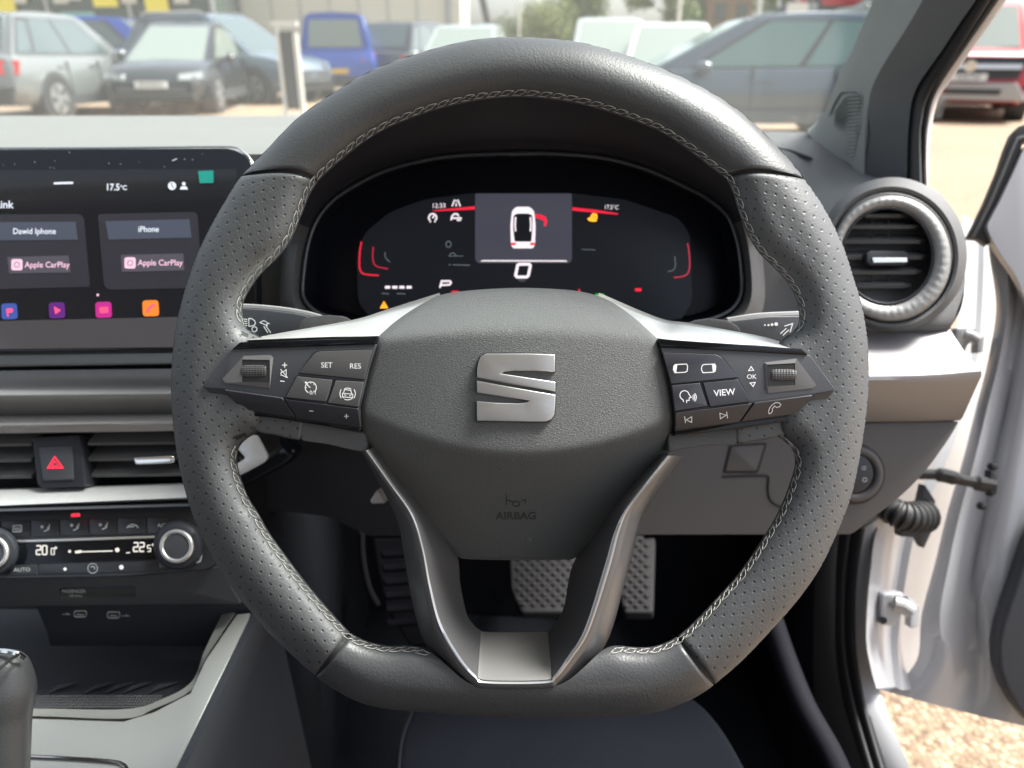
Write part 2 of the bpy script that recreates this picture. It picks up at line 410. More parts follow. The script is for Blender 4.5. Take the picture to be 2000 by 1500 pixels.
def rim_section(name, s0, s1, mt, label, nu):
    nv = 26; V = []; UV = []; F = []; gap = .0028
    ts = [.5-.5*math.cos(math.pi*k/nv) for k in range(nv+1)]
    U = sorted(set([0, .0016, .004, .008, .014]+list(np.linspace(.02, .98, nu))+[.986, .992, .996, .9984, 1]))
    nU = len(U)
    rows = []
    for u in U:
        fr = []
        for t in ts:
            a0 = seam_ang(s0, t)+gap; a1 = seam_ang(s1, t)-gap
            if a1 < a0: a1 += 2*math.pi
            a = a0+(a1-a0)*u
            ri, ro = RI(a), RO(a); r = ri+(ro-ri)*t
            x, y = r*math.cos(a), r*math.sin(a)
            z = rim_z(x, y)
            de = min(u, 1-u)*(a1-a0)*r            # px distance to the seam
            k = 1-.30*max(0, 1-de/7.0)**2
            fr.append((x, y, z*k, a, r))
        rows.append(fr)
    def wp(x, y, z): return P(1017+x, 735-y, D0-z)
    arc = 0
    for i, fr in enumerate(rows):
        for j, (x, y, z, a, r) in enumerate(fr):
            V.append(wp(x, y, z)); 
            rm = 600.0; cell = 20.0*math.sqrt(2)
            w0 = RO(a)-r
            UV.append((a*590/cell, w0*1.12/cell))
        for j in range(nv-1, 0, -1):             # back side
            x, y, z, a, r = fr[j]; V.append(wp(x*.997, y*.997, -z*.9)); UV.append((a*590/28.3, (RO(a)-r)/28.3+.5))
    m = len(V)//nU
    for i in range(nU-1):
        for j in range(m):
            k = (j+1) % m; F.append((i*m+j, i*m+k, (i+1)*m+k, (i+1)*m+j))
    F.append(tuple(range(m))); F.append(tuple((nU-1)*m+j for j in range(m)))
    return add(name, V, F, mt, wheel, smooth=60, uv=UV, label=label)
rim_section('rim_leather', 'ur', 'ul', M['leather'], 'smooth leather top of the rim', 150)
rim_section('rim_grip', 'ul', 'll', M['leather_perf'], 'perforated leather grip beside the volume scroll wheel', 230)
rim_section('rim_leather', 'll', 'lr', M['leather'], 'smooth leather flat bottom of the rim', 90)
rim_section('rim_grip', 'lr', 'ur', M['leather_perf'], 'perforated leather grip beside the OK scroll wheel', 230)
# core visible in the seams
V = []; F = []; n = 360; m = 16
for i in range(n):
    a = 2*math.pi*i/n; ri, ro = RI(a), RO(a); c = (ri+ro)/2; hw = (ro-ri)/2*(.93 if ro-ri > 95 else .5)
    for j in range(m):
        q = 2*math.pi*j/m; r = c+hw*math.cos(q); z = math.sin(q)*HR*.86
        V.append(P(1017+r*math.cos(a), 735-r*math.sin(a), D0-z))
for i in range(n):
    for j in range(m):
        F.append((i*m+j, i*m+(j+1) % m, ((i+1) % n)*m+(j+1) % m, ((i+1) % n)*m+j))
add('rim_core', V, F, M['black'], wheel, smooth=180)
# cross stitching round the inner edge
def stitch_pt(a, off, lift=.0007):
    ri = RI(a); r = ri+off; x, y = r*math.cos(a), r*math.sin(a)
    return P(1017+x, 735-y, D0-rim_z(x, y)-lift)
mb = MB(); a = 0; 
ISK = [(math.radians(168.5), math.radians(193.5)), (math.radians(251), math.radians(288)), (math.radians(346.5), math.radians(368.6))]
def skip(a): return any(lo <= a <= hi or lo <= a+2*math.pi <= hi for lo, hi in ISK)
while a < 2*math.pi:
    da = 25.0/RI(a)
    # advance by true contour length
    p0 = np.array([RI(a)*math.cos(a), RI(a)*math.sin(a)]); p1 = np.array([RI(a+da)*math.cos(a+da), RI(a+da)*math.sin(a+da)])
    L = np.linalg.norm(p1-p0); da *= min(1.3, max(.25, 25.0/L))
    if skip(a) and mb.V: mb.obj('stitching', M['thread'], wheel, 60); mb = MB()
    if not skip(a):
        j = lambda: random.uniform(-.9, .9)
        r_ = .00014
        for (u0, o0, u1, o1) in ((.02, 11, .70, 11.5), (.5, 2.6, 1.15, 2.2), (.70, 11, 1.0, 5.5), (.35, 6, .55, 2.5), (.0, 9.5, .30, 7.0)):
            A = stitch_pt(a+da*u0, o0+j()); B = stitch_pt(a+da*u1, o1+j()); Mi = (A+B)/2+NCAM*.0004
            mb.put(*tube_vf([A, Mi, B], [r_*.8, r_*1.3, r_*.8], 5))
    a += da
mb.obj('stitching', M['thread'], wheel, 60)

# ---- airbag cover
AB = [(735,664),(752,645),(780,622),(818,597),(858,577),(900,569),(960,564),(1020,562),(1080,564),(1125,568),(1165,577),(1200,593),(1240,622),(1270,648),(1287,666),(1292,690),(1304,735),(1313,780),(1317,815),(1314,850),(1303,892),(1280,938),(1248,982),(1215,1018),(1180,1048),(1150,1070),(1122,1090),(1100,1093),(1010,1094),(915,1092),(895,1087),(868,1062),(835,1033),(795,990),(760,940),(730,900),(710,865),(702,830),(704,795),(714,745),(726,700)]
ABc = cr(AB, 420, True)
def ab_h(x, y):
    """height of the cover face above the wheel plane, metres"""
    u = (x-1015)/300.0
    yu = 643+20*u*u*1.15; yl = 888-66*u*u*1.1
    z = .0215-.0075*u*u
    k = 5.0
    up = np.logaddexp(0, (yu-y)/k)*k; lo = np.logaddexp(0, (y-yl)/k)*k
    z -= up*PXM*1.15
    z -= lo*PXM*.85
    return z
cx, cy = 1012, 800
rings = []; ER = 13.0
AXY = np.array(ABc)
nr = 110
tt = np.linspace(0, 1, nr)**.9
tt = np.concatenate([tt[:-1]*.955, 1-.045*np.linspace(1, 0, 12)**1.0])
for t in tt:
    rg = []
    for (bx, by) in ABc:
        x, y = cx+(bx-cx)*t, cy+(by-cy)*t
        d = math.hypot(bx-x, by-y)*.9 if t > .8 else 99
        z = ab_h(x, y)
        if d < ER: z -= ER*PXM*(1-math.sqrt(max(0, 1-(1-d/ER)**2)))
        rg.append(P(x, y, D0-z))
    rings.append(rg)
bk = [P(cx+(bx-cx)*.985, cy+(by-cy)*.985, D0-ab_h(bx, by)+.03) for bx, by in ABc]
rings.append(bk)
V, F = loft_vf(rings[1:], True)
V = V+[rings[0][0]]; m = len(ABc)
F += [(len(V)-1, j, (j+1) % m) for j in range(m)]
airbag = add('airbag_cover', V, F, M['grain'], wheel, smooth=60)
def ABm(px, py, e=0.0): return P(px, py, D0-ab_h(px, py)-e)
ABm.n = NCAM
E1 = zz(650, 480, [(803,736),(805,690),(812,650),(826,618),(858,601),(1100,601),(1241,605),(1241,704),(1120,697),(1010,697),(955,703),(942,713),(1243,759),(1243,814),(1020,776)])
E2 = zz(650, 480, [(803,753),(1020,793),(1243,831),(1241,900),(1236,945),(1219,970),(1190,982),(1100,983),(803,978),(803,868),(920,877),(1040,880),(1085,874),(1096,866),(803,820)])
EMP = plane(P(1010, 757, D0-ab_h(1010, 757)), (P(1010, 800, D0-ab_h(1010, 800))-P(1010, 715, D0-ab_h(1010, 715))).cross(Vector((-1, 0, 0))))
if EMP.n.dot(NCAM) < 0: EMP = plane(P(1010, 757, D0-ab_h(1010, 757)), -EMP.n)
emb = plate('emblem', [(927,690),(1088,686),(1089,826),(927,826)], EMP, M['dark'], airbag, e=-.0006, t=.002, bevel=0)
M['emblem'] = mat('emblem_satin', (.50, .50, .495), .36, metal=.9, bump=.1, scale=3000)
bpy.data.objects.remove(emb)
for k, E in enumerate((E1, E2)):
    g = [(x+(x-1008)*.018, y+(y-757)*.018) for x, y in E]
    r_ = plate('emblem_recess', g, EMP, M['black'], airbag, e=.0002, t=.002, bevel=0)
    e_ = plate('emblem', E, EMP, M['emblem'], airbag, e=.0019, t=.003, bevel=.0010, segs=3)
random.seed(11)
sp = []
for i in range(34):
    if i < 16: x, y, r = random.gauss(1258, 8), random.gauss(705+i*9, 10), random.uniform(.4, .9)
    elif i < 26: x, y, r = random.gauss(1032, 5), random.gauss(1051, 4), random.uniform(.4, .9)
    else: x, y, r = random.uniform(740, 1280), random.uniform(670, 1040), random.uniform(.35, .7)
    sp.append(circ(x, y, r, 5))
fill('dust_specks', sp, ABm, M['print_dim'], airbag, e=.0003)
# embossed horn mark and lettering
M['emboss'] = mat('embossed_mark', (.022, .023, .023), .42)
V, F = text_vf('AIRBAG', 1008, 1008, 14.5, ABm, e=.00035, sx=1.12, bold=.02); add('lettering', V, F, M['emboss'], airbag, smooth=0)
hl = [[(989, 966), (989, 986)], [(989, 976), (998, 979), (1006, 981)], [(1026, 976), (1018, 979)], [(1026,974),(1026,983)]]+[ring_l(1008, 984, 7, 14, 5)]
strokes('horn_mark', hl, ABm, 2.4, M['emboss'], airbag, e=.00035)

# ---- hub behind the cover, spokes
def spoke_body(pts, name, label, mt=M['plastic'], e=.002, t=.03, bevel=.006, uv=False):
    return plate(name, pts, WM, mt, wheel, e=e, t=t, bevel=bevel, segs=4, label=label)
plate('hub', [(x*.9+1012*.1, y*.72+780*.28) for x, y in AB[::1]], WM, M['black'], wheel, e=-.02, t=.03, bevel=.002)
PI_ = math.pi
def mirror(pts, cx=1013): return [(2*cx-x, y) for x, y in pts]
# leather under each button pod, perforated piece and smooth piece
def spoke_leather(side):
    if side < 0:
        a = [(500,800),(592,820),(588,852),(583,860),(560,856),(532,849),(508,846),(492,836)]
        b = [(585,822),(712,845),(716,884),(690,880),(640,868),(588,861)]
    else:
        a = [(1520,800),(1438,824),(1438,862),(1444,868),(1480,862),(1510,857),(1535,852),(1545,835)]
        b = [(1305,848),(1438,828),(1441,862),(1436,870),(1380,870),(1328,878),(1306,884)]
    V, F = prism_vf([WM(x, y, .009) for x, y in cr(a, 60, True)] if 0 else [WM(x, y, .009) for x, y in rnd(a, 10)], -NCAM*.03, .007, 4)
    cell = 20*math.sqrt(2); uv = []
    for v in V:
        q = v-CAMLOC; uv.append((q.x/PXM/cell, q.dot(UP_C)/PXM/cell))
    add('spoke_grip', V, F, M['leather_perf'], wheel, smooth=50, uv=uv)
    plate('spoke_trim', rnd(b, 6), WM, M['grain'], wheel, e=.0085, t=.03, bevel=.006, segs=4)
spoke_leather(-1); spoke_leather(1)
# backing spokes
plate('spoke_backing', rnd([(505,668),(735,660),(760,760),(720,850),(600,850),(520,820)], 12), WM, M['dark'], wheel, e=.002, t=.026, bevel=.004)
plate('spoke_backing', rnd([(1285,668),(1520,672),(1508,820),(1420,848),(1310,850),(1270,760)], 12), WM, M['dark'], wheel, e=.002, t=.026, bevel=.004)
# silver wings above the pods: curved strip facing up
def wing(bot, top, label):
    n = 50; b = cr(bot, n); t_ = cr(top, n); rg = []
    for k in range(6):
        f = k/5; z = .0160-.020*f**1.1
        rg.append([P(b[i][0]+(t_[i][0]-b[i][0])*f, b[i][1]+(t_[i][1]-b[i][1])*f, D0-z+.028*(i/(n-1))**2) for i in range(n)])
    rg.insert(0, [q-NCAM*.005-UP_C*.0008 for q in rg[0]]); rg.append([q-NCAM*.01 for q in rg[-1]])
    V, F = loft_vf(rg); add('silver_wing', V, F, M['silver_wing'], wheel, smooth=50, label=label)
M['silver_wing'] = mat('satin_silver_wing', (.80, .80, .76), .33, metal=.75, bump=.05, scale=1500)
wing([(484,664),(560,661),(640,658),(738,656),(800,650),(880,630)], [(484,662),(560,648),(640,634),(705,621),(760,603),(858,572)], 'silver trim above the volume scroll wheel')
wing([(1566,684),(1500,676),(1420,671),(1288,661),(1240,645),(1150,610)], [(1566,682),(1500,660),(1420,644),(1340,630),(1285,620),(1170,572)], 'silver trim above the OK scroll wheel')
# ---- button pods
M['button'] = mat('button_plastic', (.066, .066, .068), .42, bump=.1, scale=1500)
M['button_dark'] = mat('button_plastic_dark', (.030, .031, .038), .32, bump=.05, scale=1500)  # darker copy; paints in the shade of the downward-leaning lower rows
def _lowp(a, b):
    A_ = WM(*a, .0164); B_ = WM(*b, .0164); d_ = (B_-A_).normalized(); dn = NCAM.cross(d_)
    if dn.dot(UP_C) > 0: dn = -dn
    n_ = (NCAM+dn*.42).normalized()
    return plane(A_, n_)
LOWP = {-1: _lowp(zz(380, 640, [(290,604)], .2)[0], zz(380, 640, [(1600,792)], .2)[0]), 1: _lowp(zz(1270, 640, [(1590,657)], .2)[0], zz(1270, 640, [(245,830)], .2)[0])}
def pod(side):
    S = side < 0
    if S:
        ol = zz(380, 640, [(85,555),(105,510),(340,220),(362,205),(1780,158),(1700,400),(1640,640),(1600,790),(865,685),(290,602),(95,590)], .2)
        gl = zz(380, 640, [(365,208),(430,150),(450,140),(1795,96),(1768,158)], .2)
        pl_lo = zz(380, 640, [(350,800),(480,802),(985,872),(1620,965),(1622,1018),(1100,935),(760,880),(420,850)], .2)
        face = ol
    else:
        ol = zz(1270, 640, [(100,190),(700,215),(1560,265),(1800,590),(1805,612),(1590,655),(1000,735),(245,828),(200,560),(150,380)], .2)
        gl = zz(1270, 640, [(78,112),(1480,205),(1525,245),(1540,262),(95,190)], .2)
        pl_lo = zz(1270, 640, [(240,1010),(890,915),(1440,845),(1520,840),(1440,900),(900,985),(230,1060)], .2)
    panel = plate('button_pod', rnd(ol, 4), WM, M['plastic'], wheel, e=.0165, t=.014, bevel=.0012, segs=3, label='pod with the volume scroll wheel' if S else 'pod with the OK scroll wheel')
    plate('gloss_strip', gl, WM, M['piano'], panel, e=.0172, t=.004, bevel=.0006)
    lb = zz(380, 640, [(88,575),(290,604),(865,687),(1600,792),(1625,1005),(985,885),(480,812),(350,805),(240,730)], .2) if S else zz(1270, 640, [(1803,612),(1590,657),(1000,737),(245,830),(238,1015),(885,925),(1440,850),(1550,830),(1700,720)], .2)
    plate('button_pod', rnd(lb, 3), LOWP[side], M['button_dark'], panel, e=-.0002, t=.010, bevel=.0008)
    pp = plane(LOWP[side](*(pl_lo[1])), NCAM)
    plate('gloss_strip', pl_lo, pp, M['piano'], panel, e=-.0004, t=.006, bevel=.0008)
    return panel
podL = pod(-1); podR = pod(1)
def bplane(tilt):   # button faces: lower row leans downward
    return tilt
FW = plane(P(1017, 735, D0-.0165), NCAM)
FWd = FW
def button(pod_, pts, mt, e=.0004, lab=None, z=5, low=False):
    s = .2; ox, oy = (380, 640) if pod_ is podL else (1270, 640)
    p = zz(ox, oy, pts, s)
    cxx = sum(a for a, b in p)/len(p); cyy = sum(b for a, b in p)/len(p)
    # black joint round the button
    g = [(x+(x-cxx)*.0+(1 if x > cxx else -1)*1.6, y+(1 if y > cyy else -1)*1.6) for x, y in p]
    j = plate('button_joint', g, (LOWP[-1 if pod_ is podL else 1] if low else FW), M['black'], pod_, e=.00015, t=.002, bevel=0)
    mp_ = FW
    if low: mp_ = LOWP[-1 if pod_ is podL else 1]
    b = plate('button', rnd(p, 2.2, 3), mp_, mt, pod_, e=.0008+e, t=.003, bevel=.00045, segs=3, label=lab)
    b['_']=0; del b['_']
    return b, mp_
E_ = .0008+.0004+.00006
bSET, m1 = button(podL, [(1020,440),(1130,300),(1170,250),(1220,230),(1735,215),(1700,340),(1655,505)], M['button'], lab='SET and RES button')
text('lettering', 'SET', 638, 713.5, 10.5, FW, M['print'], bSET, e=E_)
text('lettering', 'RES', 694, 715.5, 10.5, FW, M['print'], bSET, e=E_)
bCR, m1 = button(podL, [(1000,475),(1345,510),(1285,722),(890,680)], M['button'], lab='cruise control button')
L = [arc_l(607, 757, 11, 115, 415, 16)]+[[(597+2.5, 750.5+1), (606, 757)]]+[[(607+11*math.cos(q)*.72, 757+11*math.sin(q)*.72), (607+11*math.cos(q), 757+11*math.sin(q))] for q in [math.radians(v) for v in (180, 225, 270, 315)]]
strokes('icon', L, FW, 1.6, M['print'], bCR, e=E_); text('lettering', '0/1', 611.5, 767, 8, FW, M['print'], bCR, e=E_)
fill('icon', [[(595, 746), (599, 745), (600, 749), (596, 749)]], FW, M['print'], bCR, e=E_)
bAC, m1 = button(podL, [(1375,515),(1650,530),(1600,775),(1300,735)], M['button'], lab='travel assist button')
L = [arc_l(679, 769, 15, -35, 35), arc_l(679, 769, 15, 145, 215), arc_l(679, 769, 12, 235, 305, ry=11), arc_l(679, 769, 12.5, 60, 120, ry=12),
     [(671,767),(673,761),(685,762),(687,769)], [(669,768),(689,770),(689,777),(669,775),(669,768)], [(671,775),(671,778)], [(687,777),(687,780)], [(672,771),(676,772)], [(682,773),(686,773)]]
strokes('icon', L, FW, 1.5, M['print'], bAC, e=E_)
bLB, m2 = button(podL, [(290,610),(855,690),(975,870),(450,795)], M['button_dark'], low=True, lab='blank lower button')
bMP, m2 = button(podL, [(880,700),(1600,795),(1620,975),(1000,880)], M['button_dark'], low=True, lab='minus and plus rocker')
strokes('icon', [[(604, 802.5), (612, 803)]], m2, 1.6, M['print'], bMP, e=E_+.0004)
strokes('icon', [[(672, 813), (681, 813)], [(676.5, 808.5), (676.5, 817.5)]], m2, 1.6, M['print'], bMP, e=E_+.0004)
strokes('icon', [[(551, 713), (561, 713)], [(556, 708), (556, 718)]], FW, 1.7, M['print'], podL, e=.0006)
strokes('icon', [[(547, 744), (556, 745)]], FW, 1.7, M['print'], podL, e=.0006)
strokes('icon', [[(549,727),(552,727),(559,722),(559,737),(552,733),(549,733),(549,727)], [(548,721),(562,738)]], FW, 1.4, M['print'], podL, e=.0006)
# right pod
bV, m1 = button(podR, [(120,242),(640,262),(700,290),(740,340),(858,485),(205,548),(165,400)], M['button_dark'], lab='display view switch')
def carmark(x0, left):
    o = [(x0-10, 712), (x0+12, 711), (x0+14, 715), (x0+13, 725), (x0+9, 727), (x0-11, 728), (x0-14, 722), (x0-13, 715)]
    return o+[o[0]]
strokes('icon', [carmark(1329, 1), [(1322,712),(1320,727)]], FW, 1.7, M['print'], bV, e=E_)
fill('icon', [[(1316,715),(1319,712),(1322,712),(1320,727),(1317,726),(1315,722)]], FW, M['print'], bV, e=E_+.00003)
strokes('icon', [carmark(1384, 0), [(1391,711),(1393,726)]], FW, 1.7, M['print'], bV, e=E_)
fill('icon', [[(1391,711),(1396,711),(1398,716),(1397,725),(1393,726)]], FW, M['print'], bV, e=E_+.00003)
bVo, m1 = button(podR, [(208,562),(485,540),(560,765),(240,815),(225,680)], M['button_dark'], lab='voice button')
L = [arc_l(1337, 772, 9, 110, 330, 12)+[(1345,769),(1350,776),(1346,777),(1346,782),(1341,782),(1341,787)], [(1334,780),(1335,785)], arc_l(1349, 776, 5, -45, 45, 5), arc_l(1349, 776, 8, -45, 45, 5), arc_l(1349, 776, 11, -45, 45, 5)]
strokes('icon', L, FW, 1.6, M['print'], bVo, e=E_)
bVi, m1 = button(podR, [(515,540),(860,505),(985,720),(585,770)], M['button_dark'], lab='VIEW button')
text('lettering', 'VIEW', 1415, 767, 12.5, FW, M['print'], bVi, e=E_, ang=-5, bold=.012)
bSk, m2 = button(podR, [(245,835),(995,742),(870,920),(245,1000)], M['button_dark'], low=True, lab='track skip rocker')
strokes('icon', [[(1337,813),(1339,826)], [(1351,814),(1351,825),(1340,820),(1351,814)]], m2, 1.6, M['print'], bSk, e=E_+.0004)
strokes('icon', [[(1419,804),(1421,817)], [(1406,807),(1407,818),(1418,811),(1406,807)]], m2, 1.6, M['print'], bSk, e=E_+.0004)
bPh, m2 = button(podR, [(1020,738),(1590,662),(1575,690),(1430,840),(890,915)], M['button_dark'], low=True, lab='phone button')
ph = [(1501,804),(1503,797),(1508,791),(1515,786),(1522,787),(1525,790),(1523,794),(1517,796),(1513,793),(1508,799),(1509,802),(1506,807),(1502,808),(1501,804)]
strokes('icon', [ph], m2, 1.6, M['print'], bPh, e=E_+.0004)
strokes('icon', [[(1462,724),(1467,716),(1472,723),(1462,724)], [(1465,748),(1475,747),(1471,755),(1465,748)]], FW, 1.6, M['print'], podR, e=.0006)
text('lettering', 'OK', 1468, 736, 9, FW, M['print'], podR, e=.0006, sx=1.05)
def scroller(pod_, x0, y0, x1, y1, rec, skew):
    # recess: sloped funnel round the roller
    ox, oy = (380, 640) if pod_ is podL else (1270, 640)
    o = zz(ox, oy, rec, .2); cxx, cyy = (x0+x1)/2, (y0+y1)/2
    inn = [(x0-3, y0-3), (x1+3, y0-3+skew), (x1+3, y1+3+skew), (x0-3, y1+3)]
    n = len(o)
    near = [min(range(4), key=lambda k: (inn[k][0]-x)**2+(inn[k][1]-y)**2) for x, y in o]
    V = [FW(x, y, .0003) for x, y in o]+[FW(x, y, .0009) for x, y in inn]
    F = []
    for i in range(n):
        j = (i+1) % n; f = (i, j, n+near[j], n+near[i]); F.append(f if f[2] != f[3] else f[:3])
    mb = MB(); mb.put(V, F)
    f = mb.obj('scroll_recess', M['recess'], pod_, 10)
    plate('scroll_slot', rnd(inn, 3), FW, M['black'], pod_, e=.0007, t=.002, bevel=0)
    # knurled roller: barrel along x
    V = []; F = []; nx, na = 18, 64; R = (y1-y0)/2*PXM*1.02
    c = FW(cxx, cyy+skew/2, -.0038+.0008); ax = Vector((1, 0, 0)); yy = UP_C
    Wd = (x1-x0)*PXM
    for i in range(nx+1):
        for k in range(na):
            a = 2*math.pi*k/na; r = R*(1+(.045 if (k % 2 and i % 2) else 0)-.10*(abs(i/nx-.5)*2)**6)
            V.append(c+ax*((i/nx-.5)*Wd)+(yy*math.sin(a)+NCAM*math.cos(a)*.85)*r)
    for i in range(nx):
        for k in range(na): F.append((i*na+k, i*na+(k+1) % na, (i+1)*na+(k+1) % na, (i+1)*na+k))
    F.append(tuple(range(na))); F.append(tuple(nx*na+k for k in range(na)))
    add('scroll_wheel', V, F, M['roller'], pod_, smooth=0)
M['roller'] = mat('knurled_roller', (.05, .05, .052), .35)
M['recess'] = mat('recess_plastic', (.10, .10, .10), .45)
scroller(podL, 476, 705, 524, 743, [(480,275),(740,265),(770,290),(735,590),(300,540),(270,500)], 1)
scroller(podR, 1502, 715, 1550, 752, [(1110,340),(1430,300),(1620,560),(1590,590),(1150,640),(1130,600)], -3)

# ---- lower V spoke: dark chrome frame with a deep inner tray
def V3(pts, z): return [P(x, y, D0-z) for x, y in pts]
def crp(pts, k=12):
    p = [np.array(q, float) for q in pts]; q = [2*p[0]-p[1]]+p+[2*p[-1]-p[-2]]; out = []
    for i_ in range(len(p)-1):
        a, b, c, d = q[i_:i_+4]
        for t in np.linspace(0, 1, k, endpoint=False): out.append(tuple(.5*((2*b)+(c-a)*t*.8+((2*a-5*b+4*c-d)*t*t+(3*b-a-3*c+d)*t**3)*1.0) if 0 else .5*((2*b)+(c-a)*t+(2*a-5*b+4*c-d)*t*t+(3*b-a-3*c+d)*t**3)))
    out.append(tuple(p[-1])); return out
SO = crp([(706,882),(748,958),(777,1020),(790,1090),(804,1171),(826,1248),(868,1308),(914,1346),(950,1357),(1068,1357),(1104,1343),(1146,1304),(1189,1246),(1224,1125),(1245,1045),(1266,988),(1333,892)])
SR = crp([(710,881),(757,948),(797,1008),(818,1075),(828,1145),(848,1228),(884,1294),(922,1334),(952,1344),(1064,1344),(1090,1332),(1124,1292),(1160,1236),(1203,1110),(1222,1032),(1244,982),(1319,890)])
S2 = crp([(717,879),(765,946),(807,1006),(828,1073),(842,1143),(862,1217),(898,1281),(928,1317),(950,1330),(1063,1330),(1082,1319),(1109,1281),(1142,1226),(1180,1105),(1200,1037),(1226,988),(1303,890)])
SI = crp([(760,860),(802,930),(848,1004),(891,1078),(899,1140),(911,1197),(924,1219),(937,1230),(955,1234),(1056,1234),(1073,1230),(1087,1213),(1102,1183),(1118,1105),(1160,1030),(1190,970),(1260,880)])
lp = lambda A_, B_, f: [(a[0]*(1-f)+b[0]*f, a[1]*(1-f)+b[1]*f) for a, b in zip(A_, B_)]
rg = [V3(SO, -.014), V3(lp(SO, SR, .25), .004), V3(lp(SO, SR, .75), .0125), V3(lp(SO, SR, .93), .0152), V3(SR, .0160), V3(lp(SR, S2, .5), .0168), V3(lp(SR, S2, .9), .0164), V3(lp(S2, SI, .02), .0150)]
for f in (.08, .10, .5, 1.0): rg.append(V3(lp(S2, SI, f), .0150-.048*(f-.02)))
V, F = loft_vf(rg)
sp_ = add('lower_spoke', V, F, M['chrome'], wheel, smooth=60, label='dark chrome V spoke below the airbag')
V, F = loft_vf([V3(lp(SR, S2, .5), .0170), V3(lp(SR, S2, .68), .0175), V3(lp(SR, S2, .95), .0168)])
add('ridge_trim', V, F, M['ridge'], sp_, smooth=60)
def sl(A_, dy=-1.0): return [(x, y+dy) for x, y in A_[7*12+4:10*12-3]]
V, F = loft_vf([V3(sl(lp(S2, SI, f)), .0150-.048*max(0,f-.02)+.0005) for f in (.01, .05, .14, .5, .98)])
add('spoke_insert', V, F, M['insert'], sp_, smooth=60)
# ---- shift paddles behind the spokes
PD = plane(P(1017, 735, D0+.022), NCAM)
plate('shift_paddle', rnd([(582,645),(586,628),(600,618),(640,615),(672,617),(690,628),(705,660),(600,668)], 8), PD, M['plastic_grey'], wheel, t=.005, bevel=.0015, label='shift paddle behind the volume pod')
plate('shift_paddle', rnd([(1335,640),(1352,626),(1385,621),(1425,626),(1446,640),(1452,668),(1340,668)], 8), PD, M['plastic_grey'], wheel, t=.005, bevel=.0015, label='shift paddle behind the OK pod')
# ------------------------------------------------------------- dashboard body
dash = empty('dashboard', P(900, 700, .66), 'dark grey car dashboard with silver trim bands behind the steering wheel', 'dashboard')
def row(pts, n=40): return [P(*q) for q in cr(pts, n)]
def surf(name, rows, mt, parent, smooth=50, n=40, thick=None, **k):
    rr = [row(r, n) for r in rows]
    # smooth across the rows
    m = []
    for j in range(n): m.append(cr([tuple(r[j]) for r in rr], max(8, 6*(len(rows)-1))) if len(rows) > 2 else [tuple(r[j]) for r in rr])
    rings = [[Vector(m[j][i]) for j in range(n)] for i in range(len(m[0]))]
    V, F = loft_vf(rings); return add(name, V, F, mt, parent, smooth=smooth, **k)
def strip(name, prof, xs, mt, parent, smooth=35, sub=1, **k):
    """band running across: prof = [(y at xs[0], y at xs[1], depth)]"""
    n = 14; rings = []
    for (ya, yb, d) in prof:
        rings.append([P(xs[0]+(xs[1]-xs[0])*i/(n-1), ya+(yb-ya)*i/(n-1), d) for i in range(n)])
    V, F = loft_vf(rings); return add(name, V, F, mt, parent, smooth=smooth, **k)
XL = (-120, 470)
def yl(y0, y336): s = (y336-y0)/336.0; return (y0+s*XL[0], y0+s*XL[1])
# top pad, passenger side to cluster
V = []; rings = []
for yy, Y in ((226, 1.12), (230, 1.06), (247, .98), (252, .95), (288, .665)):
    rings.append([PY(x, yy+(0 if x < 700 else (x-700)*.036 if yy < 240 else 0), Y) for x in np.linspace(-260, 1480, 60)])
nl = 31; mid_ = rings[3]; front = rings[4]
far_ = rings[:4]+[[a_*.6+b_*.4 for a_, b_ in zip(mid_, front)]]
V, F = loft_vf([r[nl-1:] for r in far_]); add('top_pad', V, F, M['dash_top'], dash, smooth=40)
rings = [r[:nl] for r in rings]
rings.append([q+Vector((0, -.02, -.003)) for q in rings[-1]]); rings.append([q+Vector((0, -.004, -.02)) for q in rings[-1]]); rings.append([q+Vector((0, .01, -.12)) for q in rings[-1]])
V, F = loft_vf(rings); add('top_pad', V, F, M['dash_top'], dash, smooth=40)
# right hand end: flows down over the round vent
surf('end_pad', [
    [(1250,262,1.02),(1400,258,1.0),(1482,257,.98),(1560,258,.94),(1590,262,.90),(1640,298,.84),(1700,335,.79),(1760,350,.75),(1830,372,.73),(1864,420,.72)],
    [(1250,300,.86),(1400,300,.86),(1482,300,.85),(1550,302,.83),(1590,320,.80),(1640,345,.76),(1700,352,.72),(1760,356,.70),(1830,385,.69),(1870,440,.68)],
    [(1250,380,.72),(1400,380,.71),(1482,385,.70),(1550,395,.69),(1600,405,.68),(1650,392,.67),(1700,372,.665),(1760,366,.66),(1830,395,.655),(1874,450,.655)],
    [(1250,480,.65),(1400,480,.65),(1482,480,.65),(1550,480,.65),(1600,480,.645),(1650,480,.645),(1700,480,.645),(1760,480,.645),(1830,490,.645),(1881,505,.65)],
    [(1250,560,.65),(1400,560,.65),(1482,560,.65),(1550,560,.65),(1600,560,.64),(1650,560,.64),(1700,560,.64),(1760,560,.64),(1830,560,.64),(1884,560,.645)],
    [(1250,640,.65),(1400,640,.65),(1482,640,.65),(1550,640,.645),(1600,640,.64),(1650,640,.635),(1700,640,.635),(1760,640,.635),(1820,639,.635),(1858,637,.64)],
    [(1250,655,.66),(1400,655,.66),(1482,655,.66),(1550,655,.66),(1600,655,.66),(1650,655,.66),(1700,655,.66),(1760,655,.66),(1820,650,.66),(1850,648,.66)],
], M['dash_end'] if 'dash_end' in M else M['plastic_grey'], dash, n=70)
